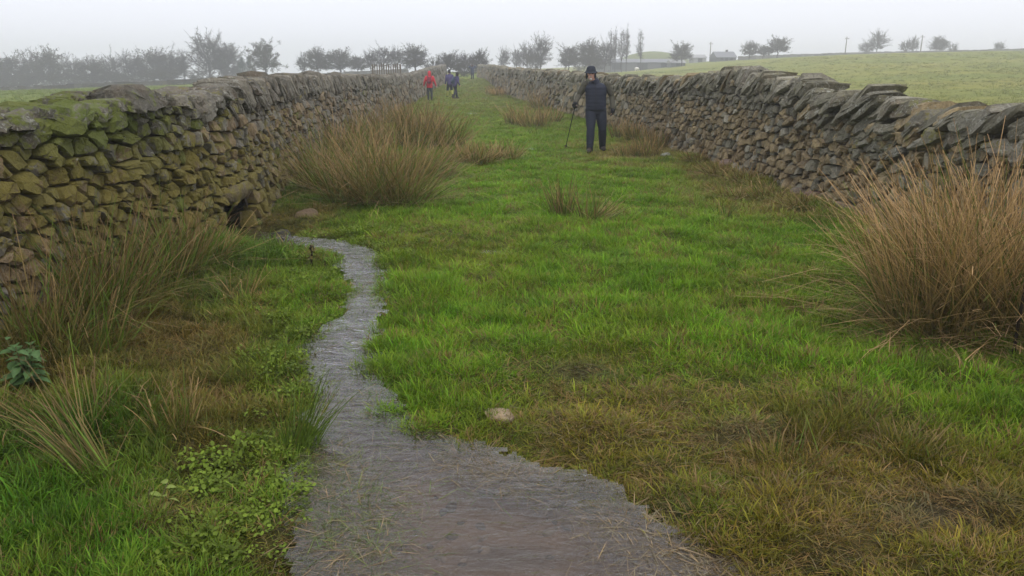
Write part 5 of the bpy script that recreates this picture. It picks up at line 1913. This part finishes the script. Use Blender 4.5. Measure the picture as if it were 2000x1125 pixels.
def sward():
    P = []; 
    bands = [(1.55, 2.6, 1300), (2.6, 3.6, 1200), (3.6, 5, 1000), (5, 7, 760), (7, 10, 520), (10, 15, 300), (15, 24, 130), (24, 40, 50), (40, 70, 18), (70, 96, 8)]
    for (y0, y1, dn) in bands:
        xa = max(float(min(wall_x(LP, y0), wall_x(LP, y1))) - .1, -1.1 * y1 - .6)
        xb = min(float(max(wall_x(RP, y0), wall_x(RP, y1))) + .1, 1.1 * y1 + .6)
        n = int((xb - xa) * (y1 - y0) * dn)
        x = RNG.uniform(xa, xb, n); y = RNG.uniform(y0, y1, n)
        m = (x > wall_x(LP, y) - .05) & (x < wall_x(RP, y) + .05)
        P.append(np.stack([x[m], y[m]], 1))
    P = np.concatenate(P)
    x, y = P[:, 0], P[:, 1]
    sd = stream_sd(x, y)
    C, Ln = growth(x, y)
    n = len(x)
    Ln = Ln * (1 - .9 * puddle_w(x, y))
    px, py = proj(x, y, hbase(x, y))
    u = RNG.uniform(0, 1, n)
    # bare spots thin out, water takes the rest
    keep = ((sd > .015) | ((sd > -.10) & (RNG.uniform(0, 1, n) < .75 * sstep(-.11, .02, sd)))) & (np.hypot(x + 2.6, y - 7.85) > .42) & (u < np.clip(Ln * 2.4, .02, 1)) & ((u + .35 * fbm(x * 4, y * 4, 201)) > -.1)
    x, y, sd, C, Ln, px, py = [a[keep] for a in (x, y, sd, C, Ln, px, py)]
    n = len(x)
    z = h(x, y, sd)
    idx = RNG.integers(0, 4, n)
    u = RNG.uniform(0, 1, n)
    idx = np.where((Ln > 1.15) & (u < .65), RNG.integers(4, 6, n), idx)
    idx = np.where((Ln < .75) & (u < .55), 6, idx)
    idx = np.where((u > .86), 7, idx)
    tint = C * RNG.uniform(.7, 1.32, (n, 1)) * RNG.uniform(.9, 1.1, (n, 3))
    # dead blades among the green
    dead = RNG.uniform(0, 1, n) < np.clip(.10 + .25 * (C[:, 0] > .15) + .1 * fbm(x * 2, y * 2, 207), .03, .5)
    tint = np.where(dead[:, None], np.array((.24, .175, .075))[None, :] * RNG.uniform(.6, 1.2, (n, 1)), tint)
    idx = np.where(dead & (RNG.uniform(0, 1, n) < .7), 7, idx)
    cw = np.zeros(n)
    for (cx, cyy, rx, ry, w) in CRESS:
        cw = np.maximum(cw, w * np.exp(-((px - cx) / rx) ** 2 - ((py - cyy) / ry) ** 2))
    cr = RNG.uniform(0, 1, n) < cw * (.34 + .5 * fbm(x * 6, y * 6, 211))
    idx = np.where(cr, RNG.integers(8, 10, n), idx)
    tint = np.where(cr[:, None], np.array((.15, .21, .03))[None, :] * RNG.uniform(.6, 1.3, (n, 1)), tint)
    d = np.hypot(x, y)
    s = (.80 + d / 24) * RNG.uniform(.75, 1.3, n)
    lz = np.clip(Ln, .45, 1.5) * .80 * RNG.uniform(.8, 1.2, n)
    lz = np.where(idx >= 8, 1.0, lz)
    lz = lz * (.55 + .45 * sstep(0, .18, sd))
    # tussocky growth
    lz = lz * (1 + .45 * np.clip(fbm(x * 3.3, y * 3.3, 221), -.8, 1))
    hgtk = np.minimum(s, 1.15 + d / 60)
    scl = np.stack([s, s, np.minimum(s * lz, hgtk * lz)], 1)
    rot = np.stack([RNG.normal(0, .12, n), RNG.normal(0, .12, n), RNG.uniform(0, 6.283, n)], 1)
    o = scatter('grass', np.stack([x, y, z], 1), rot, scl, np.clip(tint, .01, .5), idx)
    tag(o, 'wet green and olive turf of the lane with clover and cress by the brook', 'grass', kind='stuff')
    print('tufts', n)


sward()


def drift():
    """pale blades lying in the shallow water"""
    spots = [(800, 790, 80, 60, 187), (680, 1000, 70, 90, 273), (640, 930, 40, 70, 144), (950, 890, 90, 30, 187), (1060, 925, 110, 25, 187), (1330, 1060, 130, 60, 302), (1230, 1010, 60, 40, 115), (1420, 1110, 90, 40, 172), (740, 760, 25, 60, 115), (700, 1090, 90, 60, 144), (760, 960, 90, 60, 43), (690, 520, 40, 20, 28), (610, 700, 12, 60, 49), (650, 500, 30, 10, 28)]
    P = []; T = []
    for (cx, cyy, rx, ry, n) in spots:
        for _ in range(n):
            a = RNG.normal(0, .55, 2)
            x, y = flat(cx + a[0] * rx, cyy + a[1] * ry, WATER_Z)
            P.append((x, y, WATER_Z - .006 + RNG.uniform(-.012, .006)))
            g = cx < 860 and RNG.random() < .55
            T.append(np.array((.17, .21, .07) if g else (.30, .235, .14)) * RNG.uniform(.5, 1.2))
    P = np.array(P); T = np.array(T)
    sd = stream_sd(P[:, 0], P[:, 1])
    k = (sd < .02) & (sd > -.45)
    P = P[k]; T = T[k]; n = len(P)
    rot = np.stack([RNG.normal(0, .05, n), RNG.normal(0, .05, n), RNG.uniform(0, 6.283, n)], 1)
    s = RNG.uniform(.7, 1.3, n)
    o = scatter('drowned_grass', P, rot, np.stack([s, s, np.full(n, .10)], 1), T, np.full(n, 10))
    tag(o, 'pale flooded grass blades and straw lying in the shallow edge of the brook', 'grass', kind='stuff')


drift()

# pebbles on the bed of the brook
PEB = bpy.data.collections.new('pebble_shapes')
for q in range(4):
    bm = bmesh.new(); bmesh.ops.create_icosphere(bm, subdivisions=1, radius=.02)
    for v in bm.verts: v.co = Vector((v.co.x * 1.3, v.co.y, v.co.z * .6)) * random.uniform(.8, 1.2)
    me = bpy.data.meshes.new('pebble'); bm.to_mesh(me); bm.free()
    me.polygons.foreach_set('use_smooth', [True] * len(me.polygons)); me.materials.append(M_GRASS)
    color_attr(me, 'blade', np.ones((len(me.vertices), 3)))
    PEB.objects.link(bpy.data.objects.new('pebble_%d' % q, me))


def bed_gravel():
    x = RNG.uniform(-2.8, 1.4, 9000); y = RNG.uniform(1.2, 7.6, 9000)
    sd = stream_sd(x, y)
    k = (sd < -.02) & (RNG.uniform(0, 1, 9000) < .25 + .75 * sstep(0, .5, fbm(x * 2, y * 2, 501)))
    x, y, sd = x[k], y[k], sd[k]; n = len(x)
    z = h(x, y, sd)
    s = RNG.lognormal(-.35, .45, n)
    t = np.array((.17, .13, .095))[None, :] * RNG.uniform(.35, 1.7, (n, 1))
    global PCOL
    keepc = PCOL; PCOL = PEB
    o = scatter('brook_gravel', np.stack([x, y, z], 1), np.stack([np.zeros(n), np.zeros(n), RNG.uniform(0, 6.28, n)], 1), np.stack([s, s, s * .8], 1), t, RNG.integers(0, 4, n))
    PCOL = keepc
    tag(o, 'brown gravel and small pebbles lying on the bed of the brook', 'gravel', kind='stuff')


bed_gravel()


def pasture():
    """coarse tufts in the fields beyond the walls"""
    n = 26000
    d = 9 + 150 * RNG.uniform(0, 1, n) ** 1.6
    a = RNG.uniform(-.72, .72, n)
    x = d * a; y = d
    m = ((x > wall_x(RP, y) + .9) | (x < wall_x(LP, y) - .9)) & (y < 150)
    x, y = x[m], y[m]; n = len(x)
    k = fbm(x * .25, y * .4, 301) > -.25
    x, y = x[k], y[k]; n = len(x)
    z = h(x, y)
    right = (x > wall_x(RP, y))[:, None]
    t = np.where(right, np.array((.18, .20, .045))[None, :], np.array((.15, .195, .045))[None, :]) * RNG.uniform(.8, 1.2, (n, 1))
    s = (1.3 + np.hypot(x, y) / 22) * RNG.uniform(.7, 1.3, n)
    o = scatter('pasture_grass', np.stack([x, y, z], 1), np.stack([np.zeros(n), np.zeros(n), RNG.uniform(0, 6.28, n)], 1), np.stack([s, s, np.minimum(s, 1.6)], 1), t, RNG.integers(0, 6, n))
    tag(o, 'coarse yellow-green pasture grass beyond the walls', 'grass', kind='stuff')


pasture()

# ------------------------------------------------------------------ damp haze
hm, nt, out = new_mat('damp_haze')
vol = nt.nodes.new('ShaderNodeVolumePrincipled')
vol.inputs['Color'].default_value = (.93, .94, .97, 1)
vol.inputs['Density'].default_value = .0022
vol.inputs['Anisotropy'].default_value = 0.25
nt.links.new(vol.outputs[0], out.inputs['Volume'])
m = MB(); m.box((-680, -680, -9), (680, 800, 24))
hz = m.build('haze', hm, None, False)
tag(hz, 'thin grey mist hanging over the fields', 'haze', kind='stuff')
